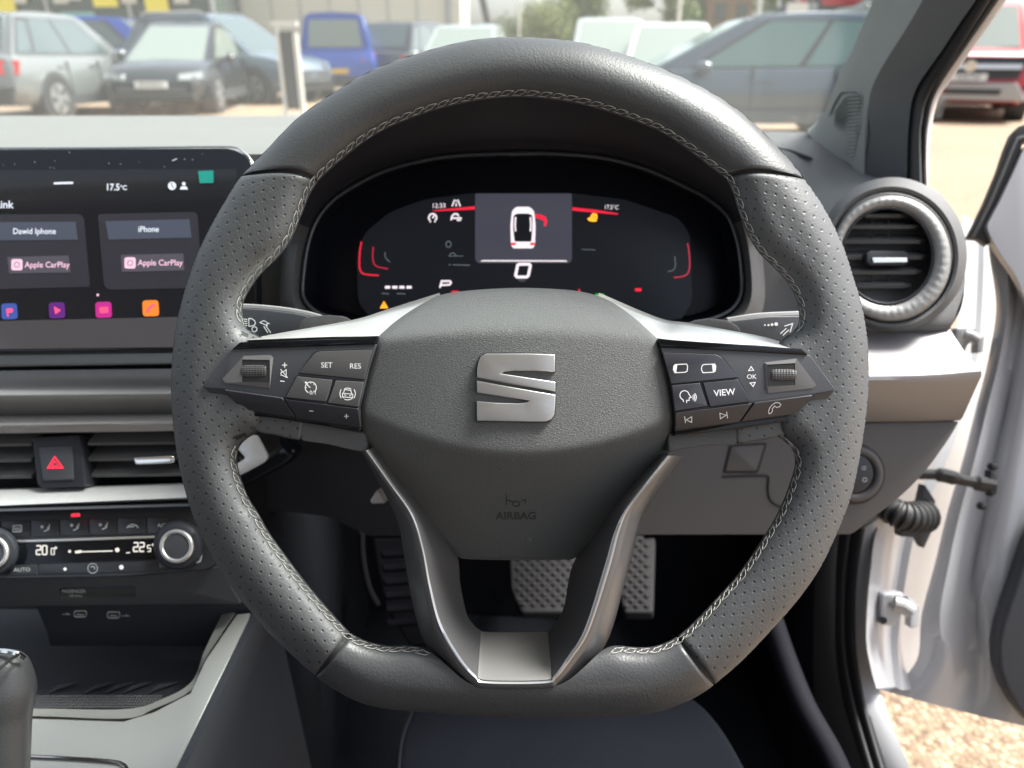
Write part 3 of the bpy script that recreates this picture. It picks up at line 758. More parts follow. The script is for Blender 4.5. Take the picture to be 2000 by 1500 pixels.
# side cap of the dash end, toward the door
ed = [(1864,420,.72),(1874,450,.655),(1881,505,.65),(1884,560,.645),(1876,605,.642),(1858,637,.64),(1852,645,.66)]
V, F = loft_vf([row(ed, 20), [q+Vector((.004, .10, 0)) for q in row(ed, 20)]]); add('end_cap', V, F, M['plastic_grey'], dash, smooth=50)
# demister slit on the right top
V, F = tube_vf([P(*q) for q in cr([(1512,291,.869),(1545,296,.845),(1570,305,.815),(1588,312,.80)], 14)], [.0008]+[.0022]*12+[.0008], 6)
add('demister_slot', V, F, M['black'], dash)
# silver band, right
sb = [[(1240,641,.645),(1750,641,.645),(1853,641,.645)], [(1240,690,.624),(1750,690,.624),(1884,688,.623)], [(1240,722,.606),(1750,722,.606),(1908,714,.606)], [(1240,735,.600),(1750,734,.600),(1917,724,.601)], [(1240,744,.600),(1750,742,.600),(1917,735,.602)], [(1240,752,.603),(1750,751,.603),(1912,745,.605)], [(1240,822,.630),(1750,820,.630),(1880,816,.630)], [(1240,826,.640),(1750,825,.640),(1874,821,.640)]]
rr = [row(r, 24) for r in sb]
V, F = loft_vf(rr); add('silver_band', V, F, M['band_grey'], dash, smooth=38, label='silver band below the round vent')
V, F = prism_vf([r[-1] for r in rr], Vector((-.003, .03, 0)), 0); add('band_end', V, F, M['band_grey'], dash, smooth=20)
# knee panel
KP = plane3(P(1300, 830, .635), P(1800, 830, .638), P(1400, 1045, .640))
plate('knee_panel', rnd([(1180,830),(1700,826),(1874,823),(1857,853),(1809,921),(1757,973),(1694,1020),(1664,1044),(1230,1045),(1190,1000)], [5,2,6,40,40,40,30,12,8,5], 6), KP, M['trim_brown'], dash, t=.03, bevel=.003, segs=4)
strips = [[(1232,1041),(1668,1040)]]
plate('blank_switch', rnd([(1429,873),(1493,869),(1477,919),(1417,920)], 5), KP, M['trim_brown'], dash, e=.0012, t=.003, bevel=.0004)
plate('blank_frame', rnd([(1424,868),(1500,864),(1482,925),(1411,925)], 7), KP, M['black'], dash, e=.0006, t=.004, bevel=.0008)
# round bowl and groove behind the rim
V, F = tube_vf([KP(x, y, .0003) for x, y in cr([(1411,931),(1492,929),(1501,934),(1500,955),(1504,975),(1520,988),(1560,1000),(1600,1002)], 40)], .0011, 6)
add('panel_groove', V, F, M['black'], dash)
# light switch
V, F = tube_vf([KP(x, y, .0005) for x, y in circ(1668, 925, 47, 40)], .0042, 10, True); add('switch_ring', V, F, M['trim_brown'], dash, smooth=180)
V, F = tube_vf([KP(x, y, -.001) for x, y in circ(1668, 925, 56, 40)], .002, 8, True); add('switch_groove', V, F, M['black'], dash, smooth=180)
ls = plate('light_switch', circ(1668, 925, 39, 40), KP, M['dark'], dash, e=.004, t=.008, bevel=.0015)
strokes('icon', [ring_l(1689, 937, 4, 12), [(1683,912),(1692,912)], [(1683,916),(1691,917)]], KP, 1.6, M['print_dim'], ls, e=.0043)
# lower face behind the wheel, column and footwell ceiling
LP = plane3(P(600, 860, .66), P(1250, 860, .66), P(900, 1045, .67))
plate('lower_panel', [(500,640),(1260,640),(1260,1048),(720,1048),(640,1010),(560,1000),(500,1000)], LP, M['dark'], dash, t=.02, bevel=.002)
# steering column shroud behind the hub
colm = empty('steering_column', P(1015, 800, .62), 'black steering column shroud with stalks behind the wheel hub', 'steering column')
rings = []
for d, sx, sy in ((.43, 120, 90), (.47, 165, 120), (.56, 150, 115), (.65, 130, 100)):
    k = .43/d
    rings.append([P(1015+sx*1.25*math.cos(a)*k**.3, 770+sy*math.sin(a)*k**.3, d) for a in [2*math.pi*i/36 for i in range(36)]])
V, F = loft_vf(rings, True, True); add('column_shroud', V, F, M['dark'], colm, smooth=60)
ST = plane(P(540, 630, .465), NCAM)
sl = plate('indicator_stalk', rnd([(440,600),(474,601),(520,604),(575,611),(622,621),(700,640),(700,668),(560,662),(440,658)], 5), ST, M['plastic'], colm, t=.012, bevel=.004, segs=4)
strokes('icon', [[(486,622),(491,622),(497,626),(499,631),(497,635),(490,637),(486,637),(486,622)], [(475,623),(483,624)], [(475,627),(483,628)], [(475,631),(483,632)], [(475,635),(483,636)],
    arc_l(497, 643, 5, 0, 360, 10), [(508,630),(515,626),(526,632),(521,632),(522,636),(508,630)], [(515,637),(523,650)], [(519,636),(529,650)]], ST, 1.7, M['print'], sl, e=.0005)
V, F = tube_vf([ST(x, y, -.004) for x, y in cr([(440,598),(500,600),(560,606),(612,616),(645,628)], 20)], .0018, 6); add('stalk_edge', V, F, M['silver_paint'], sl)
sr = plate('wiper_stalk', rnd([(1370,640),(1400,632),(1430,625),(1500,617),(1560,616),(1600,616),(1600,668),(1500,668),(1370,668)], 5), ST, M['plastic'], colm, t=.012, bevel=.004, segs=4)
fill('icon', [circ(1494, 635, 1.7, 8), circ(1501, 635, 2.2, 8), circ(1508, 634, 2.8, 8), circ(1516, 633, 3.6, 10)], ST, M['print'], sr, e=.0005)
strokes('icon', [[(1524,652),(1536,641)], [(1529,655),(1541,644)], [(1532,637),(1548,632),(1543,649)]], ST, 1.7, M['print'], sr, e=.0005)
V, F = tube_vf([ST(x, y, -.003) for x, y in cr([(1420,626),(1480,617),(1560,613),(1600,612)], 20)], .0018, 6); add('stalk_edge', V, F, M['silver_paint'], sr)

KN = plane(P(738, 972, .60), NCAM)
plate('lever_tip', rnd([(736,957),(752,983),(726,984),(723,978)], 4), KN, M['silver_paint'], colm, t=.02, bevel=.002)
# ------------------------------------------------------------- instrument cluster
clus = empty('instrument_cluster', P(1020, 600, .60), 'digital instrument cluster under a dark hood seen through the wheel', 'instrument cluster')
M['cl_black'] = mat('cluster_black', (.006, .007, .012), .3, spec=.2)
BZ = [(1000,300),(895,304),(825,314),(755,333),(702,358),(650,392),(617,434),(600,484),(592,541),(592,579),(611,604),(640,618),(700,632),(800,642),(1020,650),(1240,642),(1350,632),(1408,616),(1437,595),(1449,563),(1446,507),(1437,461),(1419,420),(1385,390),(1350,371),(1297,345),(1245,325),(1175,308),(1080,300)]
bz = cr(BZ, 200, True)
def expand(pts, fx, up, dn, c=(1020, 480)):
    out = []
    for x, y in pts:
        dx, dy = x-c[0], y-c[1]
        out.append((x+fx*math.tanh(dx/200.0), y-(up if dy < 0 else -dn)*min(1, abs(dy)/120.0)**1.2*(1 if dy > 0 else max(.0, 1-abs(dx)/520)**.6)))
    return out
def ring3(pts, d): return [P(x, y, d) for x, y in pts]
V, F = loft_vf([ring3([(1020+(x-1020)*.93, 475+(y-475)*.9) for x, y in bz], .628), ring3([(1020+(x-1020)*.955, 475+(y-475)*.94) for x, y in bz], .622), ring3(bz, .585)], True)
add('bezel_tunnel', V, F, M['cl_black'], clus, smooth=50)
V, F = tube_vf(ring3(bz, .584), .0016, 8, True); add('bezel_rim', V, F, M['bezel'] if 'bezel' in M else M['chrome'], clus, smooth=180)
h1 = expand(bz, 5, 4, 5); h2 = expand(bz, 20, 60, 14); h3 = expand(bz, 34, 135, 22); h4 = expand(bz, 46, 165, 30)
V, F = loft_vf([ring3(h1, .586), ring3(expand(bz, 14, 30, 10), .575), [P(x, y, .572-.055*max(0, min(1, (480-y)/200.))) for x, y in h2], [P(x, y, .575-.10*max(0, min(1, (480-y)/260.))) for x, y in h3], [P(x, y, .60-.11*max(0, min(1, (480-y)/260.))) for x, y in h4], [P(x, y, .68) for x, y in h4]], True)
M['hood_shaded'] = mat('hood_shaded', (.014, .015, .021), .7, bump=.3, scale=600)
nb = len(bz); fm_ = [0 if bz[(f[0]) % nb][1] < 440 else 1 for f in F]  # shade painted in: darker material on the hood underside, plain grey on the sides
add('hood', V, F, None, clus, smooth=60, mats=[M['hood_shaded'], M['plastic_grey']], fmat=fm_)
CL = plane(P(1020, 480, .624), NCAM+UP_C*.0)
plate('cluster_glass', [(1020+(x-1020)*.975, 475+(y-475)*.97) for x, y in bz], CL, M['cl_black'], clus, e=-.002, t=.003, bevel=0)
M['lcd'] = mat('lcd_off_slate', (.018, .02, .026), .25, emit=(.35, .42, .55), estr=.006, spec=.2)
scr = plate('display', rnd([(700,592),(696,500),(712,455),(760,415),(826,390),(924,377),(1118,377),(1222,390),(1326,426),(1348,458),(1352,590),(1320,640),(740,640)], 14), CL, M['lcd'], clus, e=.001, t=.002, bevel=0)
e1 = .0016; e2 = .0021
def cf(n, polys, m, e=e1): return fill(n, polys, CL, M[m], scr, e=e)
def cs(n, ln, w, m, e=e1): return strokes(n, ln, CL, w, M[m], scr, e=e)
def ct(s, x, y, h, m, **k): return text('lettering', s, x, y, h, CL, M[m], scr, e=e2, **k)
cf('map_panel', [rnd([(928,378),(1117,378),(1117,508),(1112,514),(934,514),(928,508)], 4)], 'g_panel')
cf('underline', [[(942,508),(1106,508.5),(1108,511),(938,510.5)]], 'g_white', e2)
# car pictogram
cf('icon', [rnd([(1000,412),(1008,404),(1034,404),(1043,412),(1046,440),(1045,478),(1041,485),(1002,485),(998,478),(997,440)], 4)], 'g_white', e2)
cf('icon', [rnd([(1003,421),(1010,417),(1033,417),(1040,421),(1040,445),(1038,472),(1005,472),(1002,445)], 3)], 'lcd', e2+.0002)
cs('icon', [[(1007,424),(1006,440),(1007,452)], [(1036,424),(1037,440),(1036,452)]], 3.0, 'g_white', e2+.0004)
cf('icon', [[(998,474),(1008,474),(1007,479),(998,479)], [(1035,474),(1045,474),(1045,479),(1036,479)]], 'g_red', e2+.0004)
cf('icon', [[(1045,418),(1056,419),(1066,424),(1069,432),(1066,442),(1062,441),(1063,432),(1058,429),(1046,425)]], 'g_red', e2)
cf('icon', [[(843,411),(927,403),(927,409),(850,412.5)], [(1118,405),(1165,410),(1208,417),(1206,419),(1160,415),(1118,411)]], 'g_red', e2)
ct('12:33', 857, 402, 9, 'g_white', ang=-1); ct('17.5°C', 1194, 405, 8.5, 'g_white', ang=2, sx=.85)
cs('icon', [[(883,403),(888,390)], [(899,403),(894,390)], [(891,391),(891,394)], [(891,397),(891,403)]], 2.4, 'g_white')
cs('icon', [arc_l(845, 425, 7.5, 130, 410, 14), [(845,426),(848,421)], [(840,432),(841,434)], [(850,432),(849,434)]], 3.0, 'g_white')
cs('icon', [[(881,430),(883,422),(887,418),(893,418),(896,422)], [(881,426),(896,426)], [(892,430),(900,430)], [(896,425),(902,427)]], 3.0, 'g_white')
cf('icon', [[(1147,427),(1153,424),(1155,419),(1158,416),(1166,418),(1167,424),(1165,432),(1158,433),(1150,431)]], 'g_orange')
cs('icon', [[(1156,421),(1166,424)], [(1156,425),(1165,428)]], 1, 'lcd', e2)
# speed 0: slanted square figure
z0 = [(1011,518),(1014,516),(1034,516),(1036,519),(1032,538),(1029,541),(1010,541),(1007,538),(1011,518)]
cs('speed', [z0], 5.5, 'g_white', e2); ct('mph', 1020, 547, 6, 'g_dim')
cs('lettering', [[(859,562),(863,549),(879,549),(881,552),(878,556),(862,557)]], 3.4, 'g_white', e2)
cf('icon', [[(880,573),(883,568),(896,568),(899,573)]], 'g_red')
cs('icon', [[(752+i*14, 561), (762+i*14, 561)] for i in range(4)], 5.2, 'g_white', e2)
cf('warning_light', [[(742,602),(750,588),(758,602)]], 'g_orange')
cs('warning_light', [[(750,593),(750,598)]], 1.5, 'lcd', e2)
for pts, w_, m_ in (([(706,472),(703,490),(702,520),(706,532),(716,536),(740,538)], 2.6, 'g_red'), ([(729,482),(728,500),(730,514),(738,521),(758,525)], 2.2, 'g_dred'), ([(752,492),(753,503),(762,512)], 1.5, 'g_dim'),
                    ([(1343,475),(1346,495),(1347,520),(1343,534),(1333,540),(1316,542)], 2.2, 'g_dred'), ([(1318,500),(1319,520),(1314,528),(1304,530)], 1.4, 'g_dim'), ([(876,500),(905,500)], 1.2, 'g_dim'), ([(1136,487),(1163,488)], 1.2, 'g_dim')):
    cs('gauge_line', [cr(pts, 24)], w_, m_, e2)
cs('icon', [ring_l(876, 477, 5, 10, 6), arc_l(884, 500, 6, 180, 360, 8), [(876,517),(880,517)], [(884,517),(918,518)], [(745,573),(760,574)], [(775,573),(792,574)]], 1.6, 'g_dim')
cf('warning_light', [[(1127,575),(1131,563),(1136,575)]], 'g_red'); cf('warning_light', [rnd([(1161,582),(1162,574),(1180,574),(1184,582)], 3)], 'g_green')
cf('warning_light', [rnd([(1240,563),(1253,563),(1253,569),(1240,569)], 2.5)], 'g_red')

# ------------------------------------------------------------- infotainment screen
IP = plane3(P(0, 300, .585), P(480, 300, .575), P(240, 680, .555))
info = empty('touchscreen', IP(240, 690), 'large gloss black touchscreen on the dashboard showing a phone link menu', 'touchscreen')
so = rnd([(-160,292),(452,289),(486,306),(500,345),(500,660),(486,681),(-160,690)], [3,26,20,20,14,10,3], 6)
plate('screen_glass', so, IP, M['screen'] if 'screen' in M else M['piano'], info, e=0, t=.012, bevel=.0012, segs=3)
V, F = tube_vf([IP(x, y, -.0024) for x, y in cr([(-160,289.5),(200,288.5),(440,286.5),(466,292),(486,306),(498,330)], 50)], .0009, 6); add('bezel_edge', V, F, M['chrome_bright'], info, smooth=180)
def sf(n, polys, m, e=.0004): return fill(n, polys, IP, M[m], info, e=e)
def stx(s, x, y, h, m='ui_white', **k): return text('lettering', s, x, y, h, IP, M[m], info, e=.0011, **k)
M['ui_white'] = glow('ui_white', (.85, .9, 1), .42); M['ui_pink'] = glow('ui_pink', (1, .62, .78), .40)
M['ui_card'] = glow('ui_card', (.35, .36, .50), .022); M['ui_card2'] = glow('ui_card_header', (.35, .43, .62), .07); M['ui_card3'] = glow('ui_card_button', (.45, .42, .52), .07)
M['ui_bg'] = glow('ui_background', (.3, .5, .75), .003, (.006, .006, .008), .07); M['ui_bar'] = glow('ui_dock', (.55, .52, .55), .04, rough=.1)
for k_, c_, s_ in (('ui_blue', (.06, .14, .6), .25), ('ui_purple', (.22, .02, .4), .2), ('ui_mag', (.75, .02, .35), .3), ('ui_orange', (1, .24, .02), .42), ('ui_red', (1, .08, .2), .5), ('ui_teal', (.0, .62, .48), .2)): M[k_] = glow(k_, c_, s_)
sf('display', [[(-150,333),(462,330),(462,600),(470,678),(-150,684)]], 'ui_bg', .0002)
sf('dock', [[(-150,630),(440,617),(446,677),(-150,683)]], 'ui_bar')
sf('menu_card', [rnd([(-60,419),(155,418),(164,425),(176,560),(-60,566)], 6)], 'ui_card')
sf('menu_card', [rnd([(191,418),(380,414),(386,420),(395,562),(212,566),(203,558)], 6)], 'ui_card')
sf('menu_card', [[(-60,434),(148,433),(152,468),(-60,470)]], 'ui_card2', .0007); sf('menu_card', [[(206,432),(370,428),(374,464),(212,468)]], 'ui_card2', .0007)
sf('menu_card', [[(14,502),(134,499),(138,532),(18,534)]], 'ui_card3', .0007); sf('menu_card', [[(236,498),(358,495),(360,528),(238,531)]], 'ui_card3', .0007)
stx('Link', 8, 400, 15, bold=.014); stx('Dawid Iphone', 67, 452, 11.5, sx=.93, bold=.01); stx('iPhone', 290, 448, 11.5, sx=.93, bold=.01)
stx('Apple CarPlay', 92, 517.5, 11.5, 'ui_pink', sx=.95, bold=.01); stx('Apple CarPlay', 313, 513.5, 11.5, 'ui_pink', sx=.95, bold=.01)
stx('17.5', 220, 366, 13, sx=.9, bold=.02); stx('°C', 241, 367, 9, bold=.02)
sf('underline', [rnd([(105,356),(143,355),(143,359),(105,360)], 1.5)], 'ui_white', .0009)
sf('icon', [circ(336, 363, 8, 20)], 'ui_white', .0009); strokes('icon', [[(334,357),(336,363),(339,367)]], IP, 1.8, M['ui_bg'], info, e=.0012)
sf('icon', [circ(359, 359, 3.6, 12), [(351,370),(354,364),(364,364),(367,370)]], 'ui_white', .0009)
sf('status_square', [[(387,334),(417,333),(417,357),(390,358)]], 'ui_teal', .0009)
for x, y in ((33, 517), (254, 513.5)):
    sf('icon', [rnd([(x-11,y-11),(x+11,y-11),(x+11,y+11),(x-11,y+11)], 5)], 'ui_pink', .0009); strokes('icon', [ring_l(x, y, 5, 14)], IP, 1.3, M['ui_card3'], info, e=.0012)
for x, y, m_ in ((18, 608, 'ui_blue'), (111, 606, 'ui_purple'), (202, 605, 'ui_mag'), (294, 602, 'ui_orange')):
    sf('app_icon', [rnd([(x-16,y-15),(x+15,y-16),(x+17,y+15),(x-15,y+16)], 7)], m_, .0009)
for q_ in ([(12,603),(23,602),(26,606),(24,610),(16,611),(17,618),(14,618)], [(105,598),(119,606),(108,614)], rnd([(194,600),(211,599),(212,611),(195,612)], 2)): sf('icon', [q_], 'ui_red', .0013)
strokes('icon', [cr([(287,610),(290,604),(296,598),(302,596)], 8)], IP, 4.5, M['ui_red'], info, e=.0013)
sf('icon', [circ(191, 576, 2.6, 8)], 'ui_pink', .0009)
random.seed(3)
sf('dust_specks', [circ(random.uniform(0, 450), random.uniform(297, 328), random.uniform(.5, 1.1), 5) for i in range(14)]+[[(336,313),(345,309),(346,311),(337,315)]], 'print_dim', .0006)

# ------------------------------------------------------------- centre stack bands below the screen
strip('shelf', [(*yl(690, 683), .580), (*yl(706, 700), .574), (*yl(713, 708), .569), (*yl(716, 711), .572)], XL, M['silver_paint'], dash)
strip('shadow_gap', [(*yl(686, 679), .605), (*yl(690, 683), .60)], XL, M['black'], dash)
strip('shadow_gap', [(*yl(714, 709), .585), (*yl(727, 722), .60)], XL, M['black'], dash)
strip('silver_band', [(*yl(724, 720), .584), (*yl(755, 752), .572), (*yl(765, 762), .565), (*yl(772, 769), .564), (*yl(779, 776), .568), (*yl(812, 808), .590)], XL, M['silver_paint'], dash, smooth=60, label='silver band below the touchscreen')
strip('trim_ledge', [(*yl(810, 806), .592), (*yl(816, 812), .575), (*yl(830, 826), .569), (*yl(834, 830), .571)], XL, M['silver_paint'], dash, smooth=60)
strip('knurled_strip', [(*yl(834, 830), .572), (*yl(846, 841), .574), (*yl(848, 843), .60)], XL, M['brushed'], dash)
strip('gap_cover', [(*yl(725, 720), .61), (*yl(1000, 990), .625)], XL, M['black'], dash)
vent = empty('centre_air_vent', P(180, 950, .59), 'wide black centre air vent with horizontal slats beside the hazard button', 'air vent')
strip('vent_cavity', [(*yl(846, 841), .595), (*yl(850, 846), .63), (*yl(954, 944), .63), (*yl(956, 946), .585)], XL, M['black'], vent)
for y0, y1 in ((872, 868), (903, 899), (935, 930)):
    for xa, xb in ((-120, 62), (172, 440)):
        ya = y0+(y1-y0)*xa/336; yb = y0+(y1-y0)*xb/336
        V, F = box_vf((0, 0, 0), (1, 1, 1))
        a = P(xa, ya, .583); b = P(xb, yb, .583); dY = Vector((0, .03, .004)); dz = Vector((0, 0, .0022))
        Vv = [a, b, b+dY, a+dY, a+dz, b+dz, b+dY+dz, a+dY+dz]
        add('slat', Vv, [(0, 1, 2, 3), (4, 5, 6, 7), (0, 1, 5, 4), (1, 2, 6, 5), (2, 3, 7, 6), (3, 0, 4, 7)], M['plastic_grey'], vent, smooth=0)
VP = plane(P(300, 900, .577), NCAM)
plate('vent_tab', rnd([(260,894),(336,890),(342,897),(336,905),(264,908)], 4), VP, M['chrome_bright'], vent, t=.006, bevel=.0018, segs=3)
M['silver_rough'] = mat('textured_silver', (.66, .67, .67), .4, metal=.6, bump=.7, scale=160, stretch=(1.5, 1, 1))
strip('vent_frame', [(*yl(955, 946), .590), (*yl(960, 951), .577), (*yl(980, 970), .566), (*yl(988, 976), .563), (*yl(992, 980), .57)], (-120, 380), M['silver_rough'], vent, smooth=60)
# frame end seen through the wheel
TE = plane(P(500, 890, .57), NCAM)
plate('vent_frame_end', rnd([(440,850),(500,850),(523,892),(516,903),(478,924),(430,945),(430,925),(480,895)], 6), TE, M['silver_rough'], vent, e=.004, t=.012, bevel=.002)
plate('vent_surround', rnd([(430,835),(545,840),(580,880),(560,905),(480,950),(430,960)], 12), TE, M['piano'], vent, t=.02, bevel=.004)
HZ = plane3(P(63, 853, .580), P(160, 850, .580), P(110, 952, .572))
hz = empty('hazard_button', HZ(112, 950), 'square hazard warning button with red triangle between the vent slats', 'switch')
plate('button_housing', rnd([(63,855),(154,849),(162,880),(168,946),(160,951),(80,953),(72,945),(66,890)], 4), HZ, M['dark'], hz, t=.02, bevel=.002)
plate('button_face', rnd([(75,874),(140,872),(143,937),(83,939)], 3), HZ, M['plastic'], hz, e=.0015, t=.004, bevel=.0008)
M['haz_red'] = mat('red_print', (.75, .02, .05), .5, emit=(1, .03, .08), estr=.35)
strokes('hazard_triangle', [[(107,892.5),(93.5,914),(122.5,913.5),(107,892.5)]], HZ, 2.6, M['haz_red'], hz, e=.0019); strokes('hazard_triangle', [[(107,900.5),(101,910.5),(114,910),(107,900.5)]], HZ, 1.8, M['haz_red'], hz, e=.0019)

# ------------------------------------------------------------- climate panel
KL = plane3(P(0, 990, .572), P(400, 985, .570), P(200, 1128, .558))
M['climate'] = mat('climate_panel_black', (.020, .022, .026), .35, bump=.1, scale=900)
clim = empty('climate_control_panel', KL(200, 1130), 'dark climate control panel with round knobs and lit temperature display', 'control panel')
plate('panel', rnd([(-160,998),(340,986),(398,988),(412,1000),(420,1092),(408,1112),(240,1126),(-160,1134)], [3,3,10,12,16,12,3,3], 6), KL, M['climate'], clim, t=.02, bevel=.002, segs=3)
strip('panel_ledge', [(990, 978, .575), (998, 984, .562), (1002, 988, .561), (1003, 989, .57)], (-120, 385), M['plastic'], clim)
for i, (a, b) in enumerate(((-60,0), (1,58), (59,115), (116,172), (173,227), (228,285), (286,330))):
    f = lambda x: -x*.026
    plate('climate_button', [(a+2,1018+f(a)),(b,1018+f(b)),(b,1050+f(b)),(a+2,1050+f(a))], KL, M['climate'], clim, e=.0007, t=.002, bevel=.0004)
for a, b in ((-60,6), (8,72), (74,330)):
    plate('climate_button', [(a+2,1104-a*.026),(b,1104-b*.026),(b,1124-b*.026),(a+2,1124-a*.026)], KL, M['climate'], clim, e=.0007, t=.002, bevel=.0004)
plate('silver_line', [(30,1055),(315,1046),(318,1051),(38,1060)], KL, M['silver'], clim, e=.0018, t=.003, bevel=.0006)
lcd = plate('display', [(24,1100),(42,1062),(312,1053),(318,1092),(150,1098)], KL, M['piano'], clim, e=.0009, t=.002, bevel=0)
M['seg'] = glow('display_digit', (1, .95, .85), .36)
def seg(s, x, y, h, lean=0):
    """seven segment digits"""
    T = {'0': 'abcdef', '2': 'abged', '5': 'afgcd'}; w_ = h*.5; L = []
    pts = dict(a=((0, 0), (w_, 0)), b=((w_, 0), (w_, h/2)), c=((w_, h/2), (w_, h)), d=((0, h), (w_, h)), e=((0, h/2), (0, h)), f=((0, 0), (0, h/2)), g=((0, h/2), (w_, h/2)))
    for c in s:
        for q in T[c]:
            (x0, y0), (x1, y1) = pts[q]; L.append([(x+x0, y+y0-x0*.03), (x+x1, y+y1-x1*.03)])
        x += w_+h*.2
    return L
strokes('digits', seg('20', 71, 1066, 17), KL, 2.8, M['seg'], lcd, e=.0012); strokes('digits', seg('0', 100, 1071, 12)+[ring_l(109, 1070, 1.6, 6)], KL, 2.0, M['seg'], lcd, e=.0012)
strokes('digits', seg('22', 261, 1060, 17), KL, 2.8, M['seg'], lcd, e=.0012); strokes('digits', seg('5', 288, 1065, 12)+[ring_l(299, 1064, 1.6, 6)], KL, 2.0, M['seg'], lcd, e=.0012)
strokes('icon', [[(148,1078),(220,1076)]], KL, 2.4, M['seg'], lcd, e=.0012)
for q_ in (circ(136, 1077, 3, 8), circ(229, 1074, 4.6, 8), rnd([(146,1076),(160,1074),(158,1080),(147,1081)], 2)): fill('icon', [q_], KL, M['seg'], lcd, e=.0012)
strokes('icon', [[(246,1080),(254,1079)]], KL, 2, M['seg'], lcd, e=.0012)
ic = []
ic += [rnd([(25,1027),(42,1026),(42,1038),(25,1039)], 2)+[(25+2,1027)], [(30,1030),(30,1036)], [(34,1030),(34,1036)], [(38,1030),(38,1036)]]
for x, y in ((89, 1032), (146, 1030), (202, 1028)):
    ic += [[(x+8, y-8), (x+6, y+2), (x-3, y+6)], [(x+5, y-3), (x+4, y+1)]]
ic += [cr([(248,1031),(253,1026),(260,1024),(268,1028),(270,1031)], 8), [(252,1029),(262,1028)]]
strokes('icon', ic, KL, 2.2, M['print_dim'], clim, e=.0012)
for x, y in ((82, 1029), (140, 1026), (196, 1025)): fill('icon', [circ(x, y, 3.2, 8)], KL, M['print_dim'], clim, e=.0012)
text('lettering', 'A/C', 316, 1026, 7.5, KL, M['print_dim'], clim, e=.0012, ang=-2); text('lettering', 'AUTO', 43, 1113, 8, KL, M['print_dim'], clim, e=.0012, ang=-1, sx=1.05); text('lettering', 'OFF', 320, 1104, 7.5, KL, M['print_dim'], clim, e=.0012, ang=-2)
fill('icon', [circ(127, 1111.5, 4, 4)], KL, M['print'], clim, e=.0012); fill('icon', [circ(237, 1108, 5, 6)], KL, M['print'], clim, e=.0012); strokes('icon', [ring_l(181, 1110, 9.5, 20), arc_l(181, 1110, 4, 200, 400, 6)], KL, 1.2, M['print_dim'], clim, e=.0012)
strokes('icon', [[(394,1084),(391,1096),(383,1099)]], KL, 3.4, M['print_dim'], clim, e=.0006); fill('warning_light', [rnd([(139,1003),(156,1002),(157,1009),(138,1010)], 2.5)], plane(KL(148, 1006, .0105), KL.n), M['haz_led'] if 'haz_led' in M else M['g_red'], clim, e=.0002)
def knob(x, y, r):
    rg = []
    for rr_, e in ((r+17, .0004), (r+17, .006), (r+12, .0085), (r+1, .0095)):
        rg.append([KL(x+rr_*math.cos(a)+6*(1-e/.0095), y+rr_*math.sin(a)-4*(1-e/.0095), e) for a in [2*math.pi*i/60 for i in range(60)]])
    V, F = loft_vf(rg, True, True); kb = add('knob', V, F, M['dark'], clim, smooth=40)
    V, F = tube_vf([KL(x+(r-2)*math.cos(a), y+(r-2)*math.sin(a), .0105) for a in [2*math.pi*i/60 for i in range(60)]], .0017, 10, True); add('knob_ring', V, F, M['silver'], kb, smooth=180)
    plate('knob_face', circ(x, y, r-3, 48), KL, M['plastic'], kb, e=.0110, t=.003, bevel=.0006)
knob(345, 1067, 31); knob(-16, 1079, 31)
# lower fascia with sockets
LF = plane3(P(0, 1130, .568), P(420, 1120, .566), P(200, 1185, .575))
fas = plate('lower_fascia', rnd([(-160,1132),(240,1126),(430,1108),(470,1180),(380,1180),(60,1184),(-160,1190)], 4), LF, M['plastic'], dash, t=.02, bevel=.003)
text('lettering', 'PASSENGER', 144, 1155, 6.5, LF, M['print_dim'], fas, e=.0006, sx=1.0, bold=.01); text('lettering', 'AIR BAG', 148, 1164, 5, LF, M['print_dim'], fas, e=.0006)
plate('airbag_lamp_window', rnd([(116,1149),(264,1145),(266,1166),(118,1170)], 3), LF, M['piano'], fas, e=.0002, t=.001, bevel=0)
UP_ = plane3(P(0, 1184, .590), P(420, 1180, .590), P(200, 1262, .605))
usb = plate('socket_panel', [(-160,1178),(500,1170),(500,1262),(98,1262),(92,1235),(70,1184),(-160,1186)], UP_, M['dark'], dash, t=.004, bevel=.0005)
for x, y in ((157, 1199), (222, 1201)):
    V, F = tube_vf([UP_(a, b, .0005) for a, b in rnd([(x-12,y-6),(x+12,y-6),(x+12,y+6),(x-12,y+6)], 6)], .0006, 5, True); add('usb_socket', V, F, M['silver'], usb, smooth=180)
    strokes('usb_socket', [[(x-7, y+1), (x+7, y+2)]], UP_, 3, M['silver'], usb, e=.0006)
strokes('icon', [[(122,1200),(138,1200)], [(130,1197),(134,1200)], [(238,1203),(254,1203)], [(246,1200),(250,1203)]], UP_, 1.5, M['print_dim'], usb, e=.0006)

